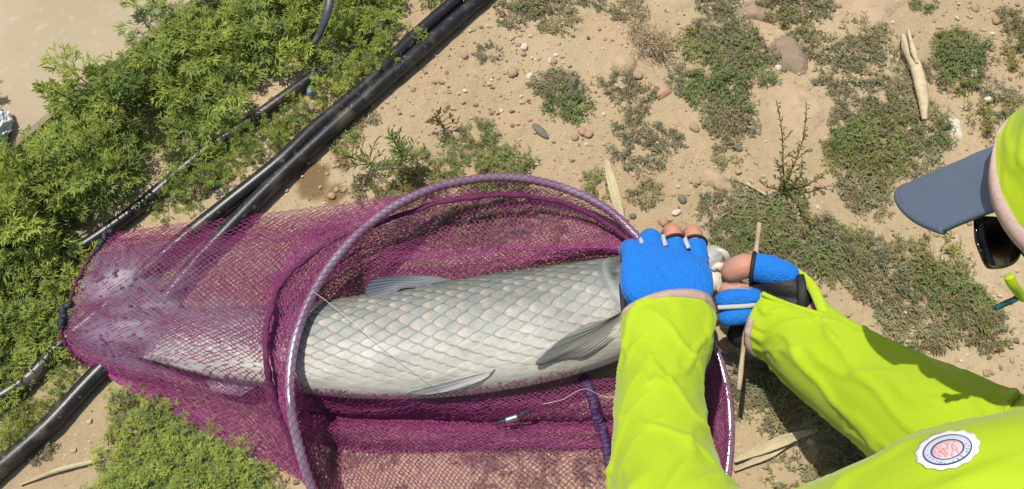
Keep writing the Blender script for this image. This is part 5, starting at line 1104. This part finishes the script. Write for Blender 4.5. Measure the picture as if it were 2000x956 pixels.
# ------------------------------------------------------------------ loose things
M_WOOD = mat('bleached_wood', (.52, .41, .25), .8, noise=[(30, (.60, .50, .33), .4, .6), (160, (.34, .25, .14), .56, .72)], bump=[('noise', 120, .6, .003), ('noise', 600, .4, .001)])
def woodtube(name, pts, rs, label, cat, m=M_WOOD, n=90, rough=.16, sides=18):
    C = spline(np.array([np.append(W(x, y, z)[:2], z + float(gh(*W(x, y, z)[:2]))) for x, y, z in pts]), n); r = np.interp(np.linspace(0, 1, n), np.linspace(0, 1, len(rs)), rs)
    V = tubeV(C, r, sides); cc = V.mean(1, keepdims=True); A, B_ = np.meshgrid(np.arange(n), np.arange(sides), indexing='ij'); k = 1 + rough * fbm(A * .07, np.cos(B_ / sides * 6.283) * 2.2 + np.sin(B_ / sides * 6.283), len(name), 3) * 2
    return tag(link(name, loftmesh(name, cc + (V - cc) * k[..., None]), m), label, cat)
o = woodtube('driftwood', [(1764, 66, .014), (1775, 90, .016), (1791, 128, .017), (1800, 165, .016), (1806, 200, .014), (1808, 232, .010)], [.003, .0075, .0085, .0085, .007, .0035], 'pale bleached driftwood branch forked at one end', 'branch')
C = spline(np.array([W(1791, 124, .020), W(1784, 100, .024), W(1779, 80, .027), W(1773, 54, .030)]), 30); link('fork', loftmesh('fork', tubeV(C, np.interp(np.linspace(0, 1, 30), [0, .3, 1], [.002, .0046, .0012]), 10)), M_WOOD, o)
M_REED = mat('dry_reed', (.50, .42, .25), .7, noise=[(40, (.40, .33, .19), .4, .6), (300, (.60, .52, .35), .55, .75)], bump=('wave', 240, .4, .0008))
def blade(name, pts, ws, label, cat, z=.01, m=M_REED, curl=.25, n=60):
    C = spline(np.array([np.append(W(x, y, z)[:2], zz + float(gh(*W(x, y, z)[:2]))) for x, y, zz in pts]), n); wd = np.interp(np.linspace(0, 1, n), np.linspace(0, 1, len(ws)), ws)
    T_, S2, N2 = frames(C, (0.1, -.1, 1)); k = np.linspace(-1, 1, 9)[None, :, None]
    V = C[:, None] + S2[:, None] * wd[:, None, None] * k + N2[:, None] * (wd[:, None, None] * (curl * k ** 2 + .10 * np.sin(k * 9 + np.arange(n)[:, None, None] * .15)))
    o = link(name, fmesh(name, V.reshape(-1, 3), grid_faces(n, 9)), m); q = o.modifiers.new('t', 'SOLIDIFY'); q.thickness = .0007; return tag(o, label, cat)
blade('dry_reed_leaf', [(1184, 312, .014), (1192, 345, .012), (1202, 385, .010), (1212, 425, .008), (1216, 440, .006)], [.003, .0065, .0068, .0058, .003], 'dry pale reed leaf lying against the back of the hoop', 'leaf')
blade('dry_reed_leaf', [(1432, 902, .012), (1480, 882, .016), (1530, 862, .018), (1592, 842, .012)], [.002, .0055, .0062, .002], 'wider dry reed leaf lying under the bent arm', 'leaf')
blade('dry_reed_leaf', [(1434, 918, .008), (1480, 898, .010), (1510, 884, .010), (1545, 866, .010)], [.002, .004, .004, .0015], 'narrow dry reed leaf lying beneath the wider one under the bent arm', 'leaf')
woodtube('dry_stalk', [(40, 948, .004), (110, 920, .006), (170, 905, .006), (206, 898, .004)], [.0015, .003, .003, .0015], 'dry straw stalk on the dirt beside the lowest hose', 'stalk', M_REED, 50)
woodtube('twig', [(1440, 352, .004), (1468, 366, .007), (1500, 384, .006)], [.0006, .0016, .0026], 'short dry twig pointing at the branching weed', 'twig', M_REED, 40)
M_CANE = mat('thin_cane', (.42, .33, .21), .7, noise=[(60, (.30, .22, .13), .45, .65)], bump=('noise', 300, .4, .001))
C = spline(np.array([W(1483, 436, .103), W(1477, 490, .103), W(1463, 600, .1015), W(1452, 680, .1005), W(1443, 762, .1)]), 60)
tag(link('thin_cane', loftmesh('thin_cane', tubeV(C, .0029 + .0003 * np.sin(np.arange(60) * .5), 12)), M_CANE), 'thin dry cane stuck through the gloved fist beside the mouth', 'cane')
# crumpled white plastic with green print
M_BAG = mat('white_plastic_film', (.72, .72, .74), .35, noise=(26, (.03, .30, .17), .60, .63), spec=.6)
c = G(8, 300, .05); uu, vv = np.meshgrid(np.linspace(0, 2 * math.pi, 64, endpoint=False), np.linspace(.02, math.pi - .02, 40), indexing='ij')
d = np.stack([np.cos(uu) * np.sin(vv), np.sin(uu) * np.sin(vv), np.cos(vv)], -1); rr = 1 + .55 * (1 - 2 * np.abs(fbm(uu * 2.2 * 0 + d[..., 0] * 2.6 + 4, d[..., 1] * 2.6 + d[..., 2] * 1.9, 17, 4))) - .4
V = c + d * rr[..., None] * np.array([.034, .046, .030]); V = np.swapaxes(V, 0, 1)
tag(link('plastic_bag', loftmesh('plastic_bag', V, True, None, False), M_BAG), 'crumpled white plastic bag scrap with green print among the weeds', 'bag')
# small litter
M_BLUEP = mat('blue_plastic', (.10, .20, .42), .4); p = W(607, 180, .012)
tag(link('plastic_scrap', loftmesh('plastic_scrap', loft([(p[0], p[1] - .006, .008, .004, .003), (p[0], p[1] - .002, .011, .0062, .005), (p[0], p[1] + .006, .013, .005, .004), (p[0] + .001, p[1] + .010, .013, .0025, .002)], 24, 14, caps='01')), M_BLUEP), 'tiny blue plastic scrap lying beside the thin hose', 'scrap')
M_GRN = mat('green_glass', (.02, .10, .07), .3)
tag(link('plastic_splinter', loftmesh('plastic_splinter', loft([(*G(408, 372, .004), .0015, .001), (*G(420, 368, .005), .0035, .0015), (*G(434, 364, .004), .001, .0008)], 16, 8, caps='01')), M_GRN), 'small dark green plastic splinter on the dirt by the middle hose', 'litter')
